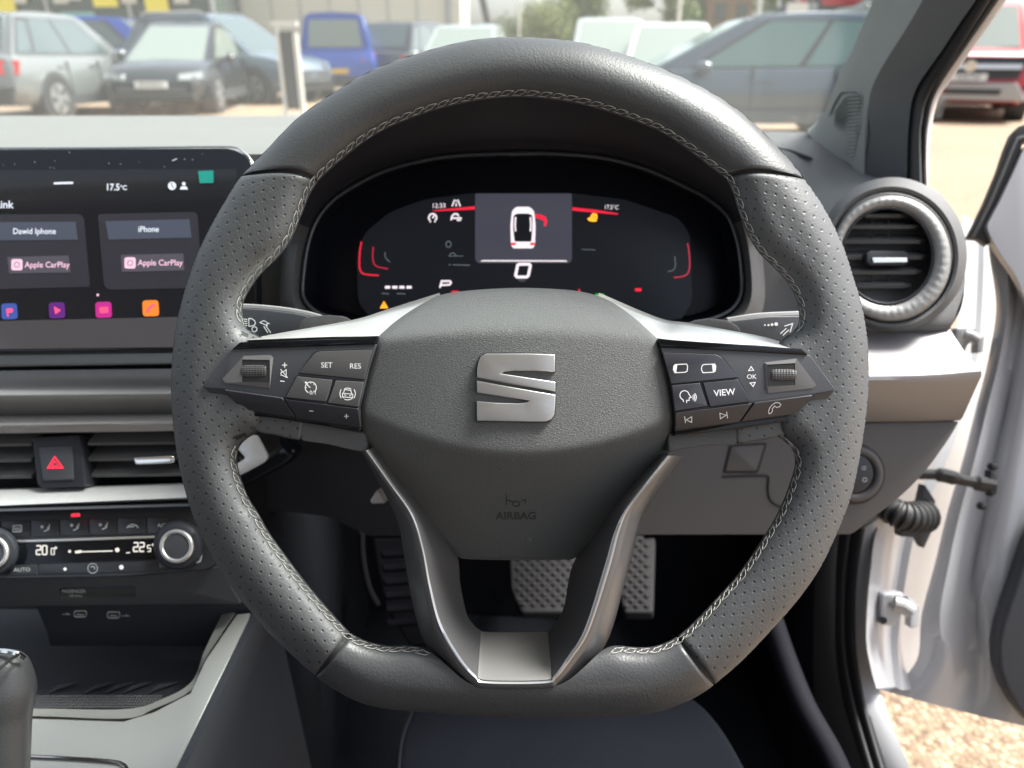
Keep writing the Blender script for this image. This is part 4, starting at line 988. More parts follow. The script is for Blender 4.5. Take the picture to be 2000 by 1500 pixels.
# ------------------------------------------------------------- centre console
CT = plane3(P(200, 1450, .50), P(340, 1450, .50), P(420, 1230, .575))
con = empty('centre_console', CT(150, 1470), 'centre console with silver surround and open phone tray below the sockets', 'console')
outer_ = [(-160,1520),(-160,1410),(60,1402),(241,1408),(300,1390),(371,1353),(400,1290),(462,1199),(488,1196),(486,1215),(420,1345),(335,1520)]
plate('console_top', outer_, CT, M['console_silver'], con, t=.012, bevel=.0012, segs=3)
tr = [(462,1199),(400,1292),(374,1350),(300,1387),(243,1405),(60,1400),(-160,1402)]
tin = [(437,1192),(399,1272),(374,1332),(315,1366),(245,1385),(63,1384),(-160,1386)]
a = [CT(x, y, .0) for x, y in cr(tr, 50)]; b = [CT(x, y, -.004) for x, y in cr([( (p[0]+q[0])/2, (p[1]+q[1])/2) for p, q in zip(tr, tin)], 50)]; c = [CT(x, y, -.006) for x, y in cr(tin, 50)]; d = [q+Vector((-.004, .004, -.045)) for q in c]
V, F = loft_vf([[CT(x-1.5, y-1.5, -.012) for x, y in cr(tr, 50)], [CT(x-1.5, y-1.5, -.001) for x, y in cr(tr, 50)], b, c, d]); add('tray_rim', V, F, M['console_silver'], con, smooth=40)
# tray floor and walls
f0 = P(200, 1392, .575); fl = plane(Vector((0, f0.y, f0.z)), Vector((0, -.12, 1)))
plate('tray_mat', [(-160,1420),(240,1420),(330,1385),(385,1345),(440,1215),(440,1190),(-160,1190)], fl, M['tray'] if 'tray' in M else M['dark'], con, t=.003, bevel=0)
V = []; F = []
mb = MB(); random.seed(4)
for i in range(46):
    for j in range(5):
        x = 62+i*5.6+(j % 2)*2.8; y = 1380-j*5.2
        if x > 330-j*0 and y > 1372: continue
        p = fl(x, y, .0012); mb.put([p+Vector((.0011, 0, 0)), p+Vector((0, .0016, 0)), p-Vector((.0011, 0, 0)), p-Vector((0, .0016, 0)), p+Vector((0, 0, .0007))], [(0, 1, 4), (1, 2, 4), (2, 3, 4), (3, 0, 4)])
mb.obj('tray_texture', M['plastic'], con, 0)
for x in (95, 165, 205, 240, 290):
    V, F = tube_vf([fl(x, 1354, .001), fl(x+22, 1342, .002), fl(x+55, 1333, .002)], [.0005, .0018, .0006], 6); add('tray_rib', V, F, M['plastic'], con)
bk = [P(x, y, .72) for x, y in ((-200, 1170), (560, 1170), (560, 1360), (-200, 1360))]; add('tray_back', bk, [(0, 1, 2, 3)], M['black'], con, smooth=0)
sd_ = [[CT(x, y, 0) for x, y in cr([(505,1170),(488,1205),(420,1345),(335,1520)], 30)], [CT(x, y, .0015) for x, y in cr([(520,1170),(500,1215),(434,1350),(352,1520)], 30)], [P(x, y, d_) for x, y, d_ in cr([(540,1190,.66),(525,1235,.62),(470,1370,.56),(413,1520,.50)], 30)]]
V, F = loft_vf([sd_[0], sd_[1], [(p*.5+q*.5)+Vector((.004, 0, -.002)) for p, q in zip(sd_[1], sd_[2])], sd_[2], [q+Vector((.01, 0, -.20)) for q in sd_[2]]]); add('console_side', V, F, M['plastic'], con, smooth=50)
V, F = tube_vf([CT(x, y, .0012) for x, y in cr([(-100,1474),(58,1478),(160,1483),(227,1489),(246,1498),(256,1520)], 30)], .0013, 8); add('gear_surround', V, F, M['chrome_bright'], con)
plate('gear_plate', [(-100,1478),(58,1482),(160,1487),(225,1493),(240,1502),(240,1530),(-100,1530)], CT, M['console_silver'], con, e=.0003, t=.002, bevel=0)
# gear selector
gs = empty('gear_selector', P(-5, 1500, .455), 'leather gear selector knob standing on the silver console', 'gear selector')
prof = [(1272, 8), (1275, 30), (1282, 47), (1300, 60), (1342, 71), (1375, 68), (1400, 63), (1440, 61), (1472, 60), (1520, 58)]
rg = []
for y, hw in cr([(a_, b_) for a_, b_ in prof], 40):
    c = P(-5, y, .455); rg.append([c+Vector((math.cos(q)*hw*PXM*1.12, 0, 0))+NCAM*math.sin(q)*hw*PXM*.85 for q in [2*math.pi*i/40 for i in range(40)]])
V, F = loft_vf(rg, True, True); add('knob', V, F, M['leather'], gs, smooth=60)
V, F = tube_vf([P(x, y, d_) for x, y, d_ in cr([(-40,1330,.422),(0,1305,.427),(20,1288,.435),(36,1279,.446)], 20)], .0009, 6); add('seam', V, F, M['black'], gs)
V, F = tube_vf([P(x, y, d_) for x, y, d_ in cr([(-20,1271,.447),(12,1272,.448),(34,1277,.447),(47,1285,.450)], 20)], .0014, 6); add('knob_cap', V, F, M['chrome_bright'], gs)

# ------------------------------------------------------------- round air vent
VC = plane(P(1735, 500, .622), NCAM+Vector((-.12, 0, 0)))
rv = empty('round_air_vent', VC(1735, 625), 'round air vent with ribbed silver ring at the dashboard end near the open door', 'air vent')
def vring(cx_, cy_, rx, ry, e, n=90): return [VC(cx_+rx*math.cos(2*math.pi*i/n), cy_+ry*math.sin(2*math.pi*i/n), e) for i in range(n)]
V, F = loft_vf([vring(1743, 498, 146, 152, -.030), vring(1742, 500, 139, 146, -.008), vring(1741, 501, 131, 137, .0), vring(1740, 502, 125, 131, -.001), vring(1740, 503, 121, 127, -.006)], True); add('vent_surround', V, F, M['plastic_grey'], rv, smooth=60)
V = []; F = []; n = 180; rg = []
for k, (cx_, cy_, rx, ry, e) in enumerate(((1740,504,120,125,-.006), (1740,504,117,122,.0), (1738,503,111,116,.003), (1736,502,103,108,.0035), (1734,501,94,99,.001), (1733,500,91,96,-.001))):
    rib = [0, .0, .0003, .0003, .0, 0][k]
    rg.append([VC(cx_+rx*math.cos(2*math.pi*i/n), cy_+ry*math.sin(2*math.pi*i/n), e+(rib if (i//2) % 2 else 0)) for i in range(n)])
V, F = loft_vf(rg, True); add('silver_ring', V, F, M['silver_ring'] if 'silver_ring' in M else M['silver'], rv, smooth=60)
V, F = tube_vf(vring(1733, 500, 88, 93, -.0005), .0009, 8, True); add('inner_ring', V, F, M['dark'], rv, smooth=180)
V, F = loft_vf([vring(1733, 500, 89, 94, -.001), vring(1733, 500, 86, 90, -.035), vring(1733, 500, 2, 2, -.036)], True); add('vent_cavity', V, F, M['black'], rv, smooth=60)
for y, xa, xb in ((425, 1690, 1772), (447, 1662, 1797), (476, 1652, 1809), (507, 1650, 1811), (536, 1656, 1800), (563, 1672, 1780)):
    a = VC(xa, y, -.008); b = VC(xb-14, y, -.008); tip = VC(xb, y-1, -.014); tl = VC(xa-8, y-1, -.014)
    h = Vector((0, 0, .0018)); dY = Vector((0, .016, .002))
    Vv = [tl, a, b, tip]; Vt = [q+h*1.6 for q in Vv]
    bk1 = [q+dY for q in Vv]
    V = Vv+Vt+[q+dY+h for q in Vv]
    F = [(0, 1, 5, 4), (1, 2, 6, 5), (2, 3, 7, 6), (4, 5, 9, 8), (5, 6, 10, 9), (6, 7, 11, 10), (0, 1, 9, 8), (1, 2, 10, 9), (2, 3, 11, 10)]
    add('slat', V, F, M['slat'] if 'slat' in M else M['plastic_grey'], rv, smooth=20)
for x in (1702, 1735):
    for y0, y1 in ((430, 446), (450, 474), (510, 534), (538, 561)):
        V, F = tube_vf([VC(x, y0, -.013), VC(x, y1, -.013)], .0008, 5); add('vertical_vane', V, F, M['dark'], rv)
VT = plane(VC(1738, 505, -.003), NCAM)
vt = plate('vent_tab', rnd([(1692,495),(1700,489),(1768,489),(1777,497),(1777,512),(1768,518),(1700,518),(1692,511)], 4), VT, M['dark'], rv, t=.008, bevel=.0014, segs=3)
plate('tab_insert', rnd([(1703,503),(1772,503),(1772,512),(1706,513)], 2), VT, M['chrome_bright'], vt, e=.001, t=.002, bevel=.0005)
# ------------------------------------------------------------- unseen rest of the cabin, added to block ground bounce and reflections
M['cabin_grey'] = mat('seat_grey', (.10, .10, .105), .8, bump=.4, scale=500, var=.1)
M['head_lining'] = mat('head_lining', (.42, .42, .40), .9)
def slab(name, c, d, mt, par, b=.03):
    V, F = box_vf(c, d)
    bm = bmesh.new(); vs_ = [bm.verts.new(v) for v in V]
    for f in F: bm.faces.new([vs_[i] for i in f])
    bmesh.ops.recalc_face_normals(bm, faces=bm.faces)
    bmesh.ops.bevel(bm, geom=list(bm.edges), offset=b, segments=3, affect='EDGES', clamp_overlap=True); bm.verts.index_update()
    V = [v.co.copy() for v in bm.verts]; F = [tuple(v.index for v in q.verts) for q in bm.faces]; bm.free()
    return add(name, V, F, mt, par, smooth=50)
rs_ = empty('unseen_rear_seat', (-.40, -1.15, .27), 'unseen grey fabric rear seat bench added to block light from behind', 'car seat')
slab('cushion', (-.40, -.95, .48), (1.30, .50, .22), M['cabin_grey'], rs_, .06); slab('backrest', (-.40, -1.28, .82), (1.30, .18, .68), M['cabin_grey'], rs_, .06)
for x in (-.85, -.40, .05): slab('headrest', (x, -1.28, 1.25), (.26, .12, .16), M['cabin_grey'], rs_, .05)
ld = empty('unseen_passenger_door', (-1.18, .1, .25), 'unseen passenger side door lining added to block ground light', 'car door')
slab('door_card', (-1.20, -.1, .62), (.06, 2.3, .72), M['cabin_grey'], ld, .02)
fl2 = struct(add('car_floor', [(-1.17, -1.5, .265), (.40, -1.5, .265), (.40, -.4, .265), (-1.17, -.4, .265)], [(0, 1, 2, 3)], M['carpet'], None, smooth=0))

rf = empty('unseen_roof_lining', (-.40, -.95, 1.44), 'unseen pale grey roof lining added to shade the cabin', 'car roof')  # out of view; added to cut frontal light and darken reflections
slab('lining_panel', (-.40, -.70, 1.47), (1.36, 1.95, .05), M['head_lining'], rf, .02)
# ------------------------------------------------------------- windscreen
def glass_mat(name, veil=.06, tint=(.93, .97, .95)):
    m = bpy.data.materials.new(name); m.use_nodes = True; t = m.node_tree; t.nodes.clear()
    out = t.nodes.new('ShaderNodeOutputMaterial'); tr = t.nodes.new('ShaderNodeBsdfTransparent'); tr.inputs[0].default_value = (*tint, 1)
    gl = t.nodes.new('ShaderNodeBsdfGlossy'); gl.inputs['Roughness'].default_value = .02
    ge = t.nodes.new('ShaderNodeNewGeometry'); dp = N(t, 'ShaderNodeVectorMath', operation='DOT_PRODUCT'); t.links.new(ge.outputs['Normal'], dp.inputs[0]); t.links.new(ge.outputs['Incoming'], dp.inputs[1])
    ab = N(t, 'ShaderNodeMath', operation='ABSOLUTE'); t.links.new(dp.outputs['Value'], ab.inputs[0])
    su = N(t, 'ShaderNodeMath', operation='SUBTRACT'); su.inputs[0].default_value = 1; t.links.new(ab.outputs[0], su.inputs[1])
    pw = N(t, 'ShaderNodeMath', operation='POWER'); pw.inputs[1].default_value = 5; t.links.new(su.outputs[0], pw.inputs[0])
    fr = N(t, 'ShaderNodeMath', operation='MULTIPLY_ADD'); fr.inputs[1].default_value = .9; fr.inputs[2].default_value = .05; t.links.new(pw.outputs[0], fr.inputs[0])
    mx = t.nodes.new('ShaderNodeMixShader'); t.links.new(fr.outputs[0], mx.inputs[0]); t.links.new(tr.outputs[0], mx.inputs[1]); t.links.new(gl.outputs[0], mx.inputs[2])
    df = t.nodes.new('ShaderNodeBsdfTranslucent'); df.inputs[0].default_value = (.8, .82, .78, 1)
    nz = t.nodes.new('ShaderNodeTexNoise'); nz.inputs['Scale'].default_value = 2.5; nz.inputs['Detail'].default_value = 8
    mr = t.nodes.new('ShaderNodeMapRange'); mr.inputs[3].default_value = veil*.7; mr.inputs[4].default_value = veil*1.3
    t.links.new(nz.outputs[0], mr.inputs[0])
    m2 = t.nodes.new('ShaderNodeMixShader'); t.links.new(mr.outputs[0], m2.inputs[0]); t.links.new(mx.outputs[0], m2.inputs[1]); t.links.new(df.outputs[0], m2.inputs[2])
    t.links.new(m2.outputs[0], out.inputs[0]); return m
M['windscreen'] = glass_mat('veiled_windscreen', .035)  # translucent share stands in for the washed-out veil of light over the view
rings = []
for f, (Yb, Zb) in zip((0, .3, .6, 1), ((1.17, .945), (.93, 1.13), (.66, 1.29), (.28, 1.43))):
    rings.append([Vector((x, Yb-.16*(abs(x+.40)/.80)**2*(1-f), Zb-.035*(abs(x+.4)/.8)**2*f)) for x in np.linspace(-1.16, .385-.04*f, 30)])
V, F = loft_vf(rings)
ws = add('windscreen', V, F, M['windscreen'], None, smooth=180); tag(ws, 'clear windscreen with a painted light veil sloping up from the dashboard', 'windscreen')

# ------------------------------------------------------------- front pillar trim with grille
pil = empty('pillar_trim', PX(1690, 340, .36), 'grey fabric trimmed windscreen pillar with ribbed grille and rubber door seals', 'car pillar')
Lf = [(1845,-500),(1722,-60),(1705,0),(1685,49),(1663,101),(1650,124),(1632,165),(1615,210),(1604,231),(1592,247),(1576,259)]
Bd = [(2036,-500),(1830,-60),(1802,0),(1772,52),(1748,90),(1722,132),(1703,171),(1696,205),(1692,234),(1689,290),(1688,350)]
S0 = [(2230,-500),(1945,-60),(1906,0),(1870,52),(1838,101),(1812,137),(1793,166),(1784,187),(1779,207),(1773,270),(1771,372)]
S1 = [(2265,-500),(1975,-60),(1935,0),(1900,55),(1862,115),(1838,150),(1820,176),(1808,204),(1802,234),(1798,270),(1802,385)]
T1 = [(2283,-500),(1991,-60),(1951,0),(1918,48),(1880,102),(1852,142),(1836,168),(1822,196),(1812,234),(1806,300),(1806,385)]
T2 = [(2294,-500),(2004,-60),(1966,0),(1935,46),(1900,95),(1870,138),(1852,164),(1833,192),(1821,240),(1815,300),(1812,390)]
n = 100
def colx(pts, X, m=n): return [PX(x, y, X) for x, y in cr(pts, m)]
def mixr(a, b, f, off=Vector()): return [p*(1-f)+q*f+off for p, q in zip(a, b)]
base0 = cr(Lf, n); 
A_ = [PX(x, y, .352) for x, y in base0]
A_ = [PY(x, y, PX(x, y, .345).y+.05) for x, y in base0]
B_ = colx(Bd, .352); C_ = colx(S0, .362)
# lower extension of pillar trim toward the grille and dash
Lf2 = [(1722,-60),(1705,0),(1685,49),(1663,101),(1650,124),(1632,165),(1615,210),(1604,231),(1590,250),(1572,262)]
low = cr([(1576,259),(1600,282),(1640,312),(1680,340),(1720,352),(1780,362)], 30)
rg = [[q+Vector((.02, .05, 0)) for q in A_], A_, mixr(A_, B_, .33, NCAM*.006), mixr(A_, B_, .7, NCAM*.007), B_]
V, F = loft_vf(rg); add('pillar_cover', V, F, M['pillar'], pil, smooth=60)
V, F = loft_vf([B_, mixr(B_, C_, .3, NCAM*.003), mixr(B_, C_, .75, Vector()), C_, [q+Vector((.012, .05, 0)) for q in C_]]); add('pillar_shaded_side', V, F, M['plastic'], pil, smooth=60)  # form shade put into the colour: rounded side of the pillar in dark material
# lower flare
fl_o = [P(1576,259,.90), P(1600,283,.865), P(1640,313,.82), P(1680,341,.785), P(1692,352,.775), P(1710,362,.77)]
fl_i = [PX(1603,233,.352), PX(1612,222,.352), PX(1640,195,.352), PX(1680,190,.352), PX(1691,250,.352), PX(1694,300,.352)]
fo = [Vector(q) for q in cr([tuple(v) for v in fl_o], 24)]
La = [Vector(q) for q in cr([tuple(v) for v in (A_[-1], A_[-4], A_[-8], mixr(A_, B_, .5)[-10], B_[-14], B_[-1])], 24)]
V, F = loft_vf([fo, [(a*.5+b*.5)+NCAM*.004 for a, b in zip(fo, La)], La]); add('pillar_foot', V, F, M['pillar'], pil, smooth=60)
GP = plane3(PX(1645, 180, .345), PX(1683, 180, .350), P(1655, 315, .775))
gout = rnd([(1644,178),(1678,178),(1686,190),(1681,245),(1668,314),(1660,316),(1624,290),(1612,252),(1628,205)], 6)
dax = lambda p: -(p-CAMLOC).dot(NCAM)
def proj(p):
    q = p-CAMLOC; d = dax(p); return (1000+q.x/d*FPX, 750-q.dot(UP_C)/d*FPX)
pA = [(*proj(p), dax(p)) for p in A_]; pB = [(*proj(p), dax(p)) for p in B_]
def GS(x, y, e=0.0):
    f_ = lambda L_: [float(np.interp(y, [q[1] for q in L_], [q[k_] for q in L_])) for k_ in (0, 2)]
    (xa_, da_), (xb_, db_) = f_(pA), f_(pB); f = max(0, min(1, (x-xa_)/(xb_-xa_)))
    return P(x, y, da_*(1-f)+db_*f-.0065*math.sin(math.pi*min(1, f*1.1+.05))-e)
GS.n = NCAM
gl_ = cr(gout, 60, True)
V, F = tube_vf([GS(x, y, .0005) for x, y in gl_], .0011, 6, True); g_ = add('grille', V, F, M['pillar'], pil, smooth=180)
mb = MB()
for k in range(17):
    yR = 186+k*7.4; xr_ = 1683-.10*(yR-186) if yR < 300 else 1668
    xk = 1655-k*.2; 
    yl_ = yR+ (xk-1625)*.9+4
    pts = [(xr_, yR), (xk+8, yR+.5), (xk-3, yR+5), (max(1612, xk-24-k*.3), yR+34)]
    pts = [q for q in pts if q[1] < 300-max(0, (1640-q[0]))*.6+8]
    if len(pts) < 2: pts = [(xr_, yR), (xr_-10-(17-k), yR+2)]
    mb.put(*tube_vf([GS(x, y, .0012) for x, y in cr(pts, 14)], .0011, 6))
mb.obj('grille_ribs', M['pillar'], g_, 180)
# two rubber seals and painted frame edge
def sealband(name, a, b, Xa, Xb, mt, bulge):
    pa = colx(a, Xa); pb = colx(b, Xb)
    rg = [[q+Vector((0, .03, 0)) for q in pa], pa]+[mixr(pa, pb, f, NCAM*bulge*math.sin(math.pi*f)) for f in (.15, .35, .6, .85)]+[pb, [q+Vector((0, .03, 0)) for q in pb]]
    V, F = loft_vf(rg); return add(name, V, F, mt, pil, smooth=70)
sealband('door_seal', S0, S1, .364, .372, M['rubber'], .007)
sealband('door_seal', S1, T1, .374, .382, M['rubber'], .006)
M['tan_edge'] = mat('painted_frame_edge', (.60, .56, .54), .4, coat=.3)
sealband('frame_edge', T1, T2, .384, .392, M['tan_edge'], .002)

# ------------------------------------------------------------- sill, lower post
sill = empty('door_frame', PX(1690, 1350, .37), 'white painted door aperture with black seal beside the footwell', 'door frame')
K0 = [(1600,1030),(1590,1150),(1588,1272),(1590,1350),(1606,1420),(1635,1530)]
K1 = [(1640,1030),(1633,1100),(1631,1185),(1632,1272),(1644,1360),(1664,1430),(1700,1540)]
K2 = [(1664,1030),(1654,1110),(1651,1185),(1653,1272),(1667,1360),(1686,1430),(1716,1530)]
K3 = [(1690,1030),(1676,1110),(1671,1185),(1673,1272),(1688,1360),(1706,1430),(1736,1530)]
K4 = [(1732,1000),(1712,1100),(1701,1200),(1703,1290),(1722,1360),(1748,1430),(1790,1530)]
m_ = 50
def cx2(pts, X): return [PX(x, y, X) for x, y in cr(pts, m_)]
def band(name, a, b, mt, bulge, par, inl=0, outl=0, **k):
    rg = [[q+Vector((0, .04, 0)) for q in a]] if inl else []
    rg += [mixr(a, b, f, NCAM*bulge*math.sin(math.pi*f)) for f in (0, .12, .3, .5, .7, .88, 1)]
    if outl: rg += [[q+Vector((0, .06, 0)) for q in b]]
    V, F = loft_vf(rg); return add(name, V, F, mt, par, smooth=60, **k)
k0, k1, k2, k3, k4 = cx2(K0, .345), cx2(K1, .358), cx2(K2, .366), cx2(K3, .374), cx2(K4, .392)
band('kick_trim', k0, k1, M['trim_brown'], .006, sill, 1)
band('door_seal', k1, k2, M['rubber'], .006, sill, 1); band('door_seal', k2, k3, M['rubber'], .006, sill, 1)
band('painted_flange', k3, k4, M['white_paint'], .002, sill, 1, 1)
# outer body side behind the flange: hinge post
k5 = [q+Vector((.03, .10, 0)) for q in k4]; k6 = [q+Vector((.075, .13, 0)) for q in k4]
hp = [P(x, y, d) for x, y, d in ((1735,960,.80),(1860,700,.86),(1900,560,.95),(1960,560,1.0),(1960,900,1.0),(1860,1300,1.0),(1725,1372,.86),(1700,1300,.80),(1690,1200,.79))]
post = empty('hinge_post', P(1740, 1350, .84), 'white painted hinge post with two door hinges and black wiring boot', 'car body')
rr1 = [P(x, y, d) for x, y, d in cr([(1880,420,.95),(1875,560,.92),(1858,700,.88),(1800,860,.83),(1720,1010,.80),(1700,1120,.795),(1692,1240,.79),(1700,1300,.785),(1712,1345,.78)], 40)]
rr2 = [P(x, y, d) for x, y, d in cr([(1990,470,1.05),(1990,560,1.02),(1985,700,.99),(1960,860,.96),(1920,1000,.94),(1880,1120,.93),(1850,1240,.92),(1840,1310,.90),(1835,1345,.88)], 40)]
V, F = loft_vf([rr1, mixr(rr1, rr2, .3, NCAM*-.004), mixr(rr1, rr2, .34, NCAM*.004), mixr(rr1, rr2, .7, NCAM*.002), rr2, [q+Vector((.02, .1, 0)) for q in rr2]]); add('post_panel', V, F, M['white_paint'], post, smooth=50)
def hinge(x, y, s, d):
    HP_ = plane(P(x, y, d), NCAM)
    h = plate('hinge', rnd([(x-34*s,y-30*s),(x+4*s,y-32*s),(x+20*s,y-20*s),(x+18*s,y+4*s),(x-2*s,y+14*s),(x-10*s,y+34*s),(x-36*s,y+32*s)], 5*s), HP_, M['white_paint'], post, t=.012, bevel=.002, segs=3)
    plate('hinge_leaf', rnd([(x+14*s,y-26*s),(x+40*s,y-6*s),(x+36*s,y+34*s),(x+20*s,y+38*s),(x+22*s,y+4*s)], 4*s), HP_, M['white_paint'], h, e=.006, t=.012, bevel=.0015)
    V, F = tube_vf([HP_(x-12*s, y-12*s, .008), HP_(x+4*s, y-8*s, .010), HP_(x+22*s, y+4*s, .012)], .008*s, 12); add('hinge_pin', V, F, M['silver_paint'], h)
    return HP_, h
H1, h1_ = hinge(1758, 1190, 1.0, .80)
plate('bolt_hole', circ(1726, 1212, 7, 14), H1, M['black'], h1_, e=.0006, t=.003, bevel=0)
hinge(1893, 662, .75, .85)
# wiring boot and check strap
WB = empty('wiring_boot', P(1770, 1015, .79), 'black ribbed wiring boot between body and open door', 'cable')
pts = [P(*q) for q in cr([(1725,985,.80),(1750,1002,.785),(1775,1010,.785),(1806,1008,.80)], 40)]
V, F = tube_vf(pts, [.0115+(.0022 if (i//2) % 2 else 0)+.004*i/40 for i in range(40)], 16); add('boot', V, F, M['rubber'], WB, smooth=30)
BP = plane(P(1810, 1010, .80), NCAM)
plate('boot_plate', rnd([(1806,946),(1827,978),(1824,1030),(1804,1072),(1792,1050),(1758,1048),(1757,1032),(1790,1028),(1796,990)], 3), BP, M['rubber'], WB, t=.012, bevel=.002)
CK = empty('check_strap', P(1870, 950, .80), 'thin black door check strap reaching the open door', 'door strap')
V, F = tube_vf([P(*q) for q in cr([(1795,926,.80),(1840,928,.795),(1880,938,.79),(1940,949,.79)], 24)], [.0045]*6+[.006]*6+[.0045]*6+[.0065]*6, 10, flat=1.3); add('strap', V, F, M['rubber'], CK)
CB = plane(P(1940, 945, .785), NCAM)
plate('strap_bracket', rnd([(1936,918),(1947,932),(1948,962),(1938,972),(1931,950)], 3), CB, M['black'], CK, t=.01, bevel=.002)
for x, y in ((1944, 912), (1923, 990)): plate('bolt_cap', circ(x, y, 7.5, 14), CB, M['black'], CK, t=.008, bevel=.002)

# ------------------------------------------------------------- open door
door = empty('open_door', P(1950, 1400, .85), 'open white car door edge with black window frame and dark door card', 'car door')
rowsD = [
    [(1925,430,.84),(1932,500,.83),(1945,600,.825),(1930,700,.825),(1905,800,.825),(1880,900,.825),(1850,1000,.83),(1826,1100,.83),(1800,1200,.83),(1790,1290,.83),(1735,1352,.84)],
    [(1932,430,.825),(1960,500,.81),(1965,600,.805),(1950,700,.805),(1925,800,.805),(1900,900,.805),(1872,1000,.81),(1850,1100,.81),(1835,1200,.81),(1850,1290,.81),(1810,1372,.82)],
    [(1945,420,.82),(1985,500,.815),(1990,600,.82),(1975,700,.82),(1960,800,.82),(1935,900,.82),(1915,1000,.82),(1900,1100,.82),(1900,1200,.82),(1895,1290,.82),(1880,1390,.82)],
    [(1965,390,.81),(2010,500,.80),(2012,600,.80),(2000,700,.80),(1985,800,.80),(1965,900,.80),(1945,1000,.80),(1925,1100,.80),(1920,1180,.80),(1930,1290,.80),(1940,1405,.80)],
    [(2060,300,.80),(2060,500,.79),(2060,600,.79),(2060,700,.79),(2050,800,.79),(2030,900,.79),(2010,1000,.79),(1985,1100,.79),(1965,1200,.79),(1970,1300,.79),(2010,1420,.79)],
    [(2200,200,.78),(2200,500,.78),(2200,600,.78),(2200,700,.78),(2200,800,.78),(2180,900,.78),(2160,1000,.78),(2120,1100,.78),(2100,1200,.78),(2100,1300,.78),(2200,1460,.77)],
    [(2750,100,.70),(2750,500,.70),(2750,600,.70),(2750,700,.70),(2750,800,.70),(2740,900,.70),(2730,1000,.70),(2720,1100,.70),(2710,1200,.70),(2700,1350,.70),(2750,1580,.69)]]
surf('door_edge', rowsD, M['white_paint'], door, n=70)
V, F = loft_vf([[P(x, y, d_) for x, y, d_ in cr([(1712,1345,.85),(1735,1352,.84),(1810,1372,.82),(1880,1390,.82),(1940,1405,.80),(2010,1420,.79),(2200,1460,.77),(2750,1580,.69)], 60)], [P(x, y, d_)+Vector((.0, .02, -.004)) for x, y, d_ in cr([(1712,1345,.85),(1735,1352,.84),(1810,1372,.82),(1880,1390,.82),(1940,1405,.80),(2010,1420,.79),(2200,1460,.77),(2750,1580,.69)], 60)]]); add('door_bottom', V, F, M['white_paint'], door)
DF = plane(P(1940, 400, .80), NCAM+Vector((-.3, 0, 0)))
plate('window_frame', [(1890,464),(1903,440),(1925,395),(1950,335),(1965,290),(1978,258),(1990,246),(2060,220),(2060,262),(2000,276),(1990,310),(1968,365),(1945,420),(1936,445),(1940,470),(1930,478),(1912,466)], DF, M['rubber'], door, t=.015, bevel=.003, segs=3)
plate('frame_lip', [(1898,462),(1912,436),(1934,390),(1957,335),(1974,292),(1986,268),(2060,240),(2060,246),(1990,274),(1978,300),(1962,340),(1940,392),(1918,438),(1906,462)], DF, M['plastic_grey'], door, e=.004, t=.008, bevel=.0015)
DS = plane(P(1980, 400, .79), NCAM+Vector((-.2, 0, 0)))
plate('door_skin', rnd([(1926,443),(1952,395),(1978,340),(2002,285),(2700,100),(2700,720),(2060,700),(2015,620),(1985,540),(1948,490)], [12,8,8,4,2,2,20,20,20,20]), DS, M['white_paint'], door, t=.01, bevel=.004, segs=4)
DC = plane(P(1980, 1250, .77), NCAM+Vector((-.2, 0, 0)))
plate('door_card', cr([(2010,1060),(1990,1120),(1962,1200),(1949,1250),(1948,1290),(1957,1330),(1978,1370),(2020,1420),(2200,1500),(2700,1620),(2700,980),(2200,960),(2060,980)], 60, True), DC, M['plastic'], door, t=.02, bevel=.005, segs=4)

# ------------------------------------------------------------- footwell
FZ = .27
floor_ = struct(add('car_floor', [(-1.0, -.4, FZ), (.36, -.4, FZ), (.36, 1.0, FZ), (-1.0, 1.0, FZ)], [(0, 1, 2, 3)], M['carpet'], None, smooth=0))
fw = empty('bulkhead', (0, 1.02, FZ), 'dark carpeted bulkhead and side lining at the front of the footwell', 'footwell lining')
add('bulkhead_carpet', [(-1.15, .90, FZ), (.37, .90, FZ), (.37, 1.0, .93), (-1.15, 1.0, .93)], [(0, 1, 2, 3)], M['carpet'], fw, smooth=0)
V, F = loft_vf([k0, [q+Vector((-.012, 0, -.05)) for q in k0], [Vector((.325, q.y+.02, FZ)) for q in k0]]); add('side_lining', V, F, M['carpet'], fw, smooth=60)
add('side_panel', [(.33, k0[0].y-.02, FZ), (.33, 1.05, FZ), (.33, 1.05, .66), (.33, k0[0].y-.02, k0[0].z+.03)], [(0, 1, 2, 3)], M['carpet'], fw, smooth=0)
add('tunnel_side', [(-.205, .25, FZ), (-.215, 1.05, FZ), (-.225, 1.05, .85), (-.215, .52, .74), (-.205, .45, .52), (-.205, .25, .45)], [(0, 1, 2, 3, 4, 5)], M['carpet'], fw, smooth=0)
M['lining'] = mat('lining_plastic', (.010, .010, .014), .75, spec=.12, bump=.3, scale=800)
V, F = tube_vf([P(*q) for q in cr([(706,1040,.80),(707,1080,.80),(713,1120,.80),(723,1155,.80),(738,1182,.80)], 20)], .0035, 8); add('lining_edge', V, F, M['lining'], fw)
V, F = tube_vf([P(*q) for q in cr([(1500,1190,.80),(1530,1280,.78),(1570,1380,.75),(1620,1470,.72),(1650,1540,.70)], 24)], .012, 10); add('lining_roll', V, F, M['lining'], fw, smooth=180)
RB = plane3(P(730, 1060, .92), P(840, 1060, .92), P(770, 1250, .86))
ft = empty('footrest', RB(780, 1250), 'dark ribbed footrest at the inner side of the footwell', 'footrest')
plate('footrest_pad', rnd([(728,1050),(860,1050),(880,1255),(800,1258),(752,1180)], 8), RB, M['lining'], ft, t=.02, bevel=.004)
for i in range(6): plate('rib', rnd([(745+i*2,1075+i*27),(850,1068+i*27),(852,1080+i*27),(748+i*2,1087+i*27)], 3), RB, M['lining'], ft, e=.003, t=.004, bevel=.001)
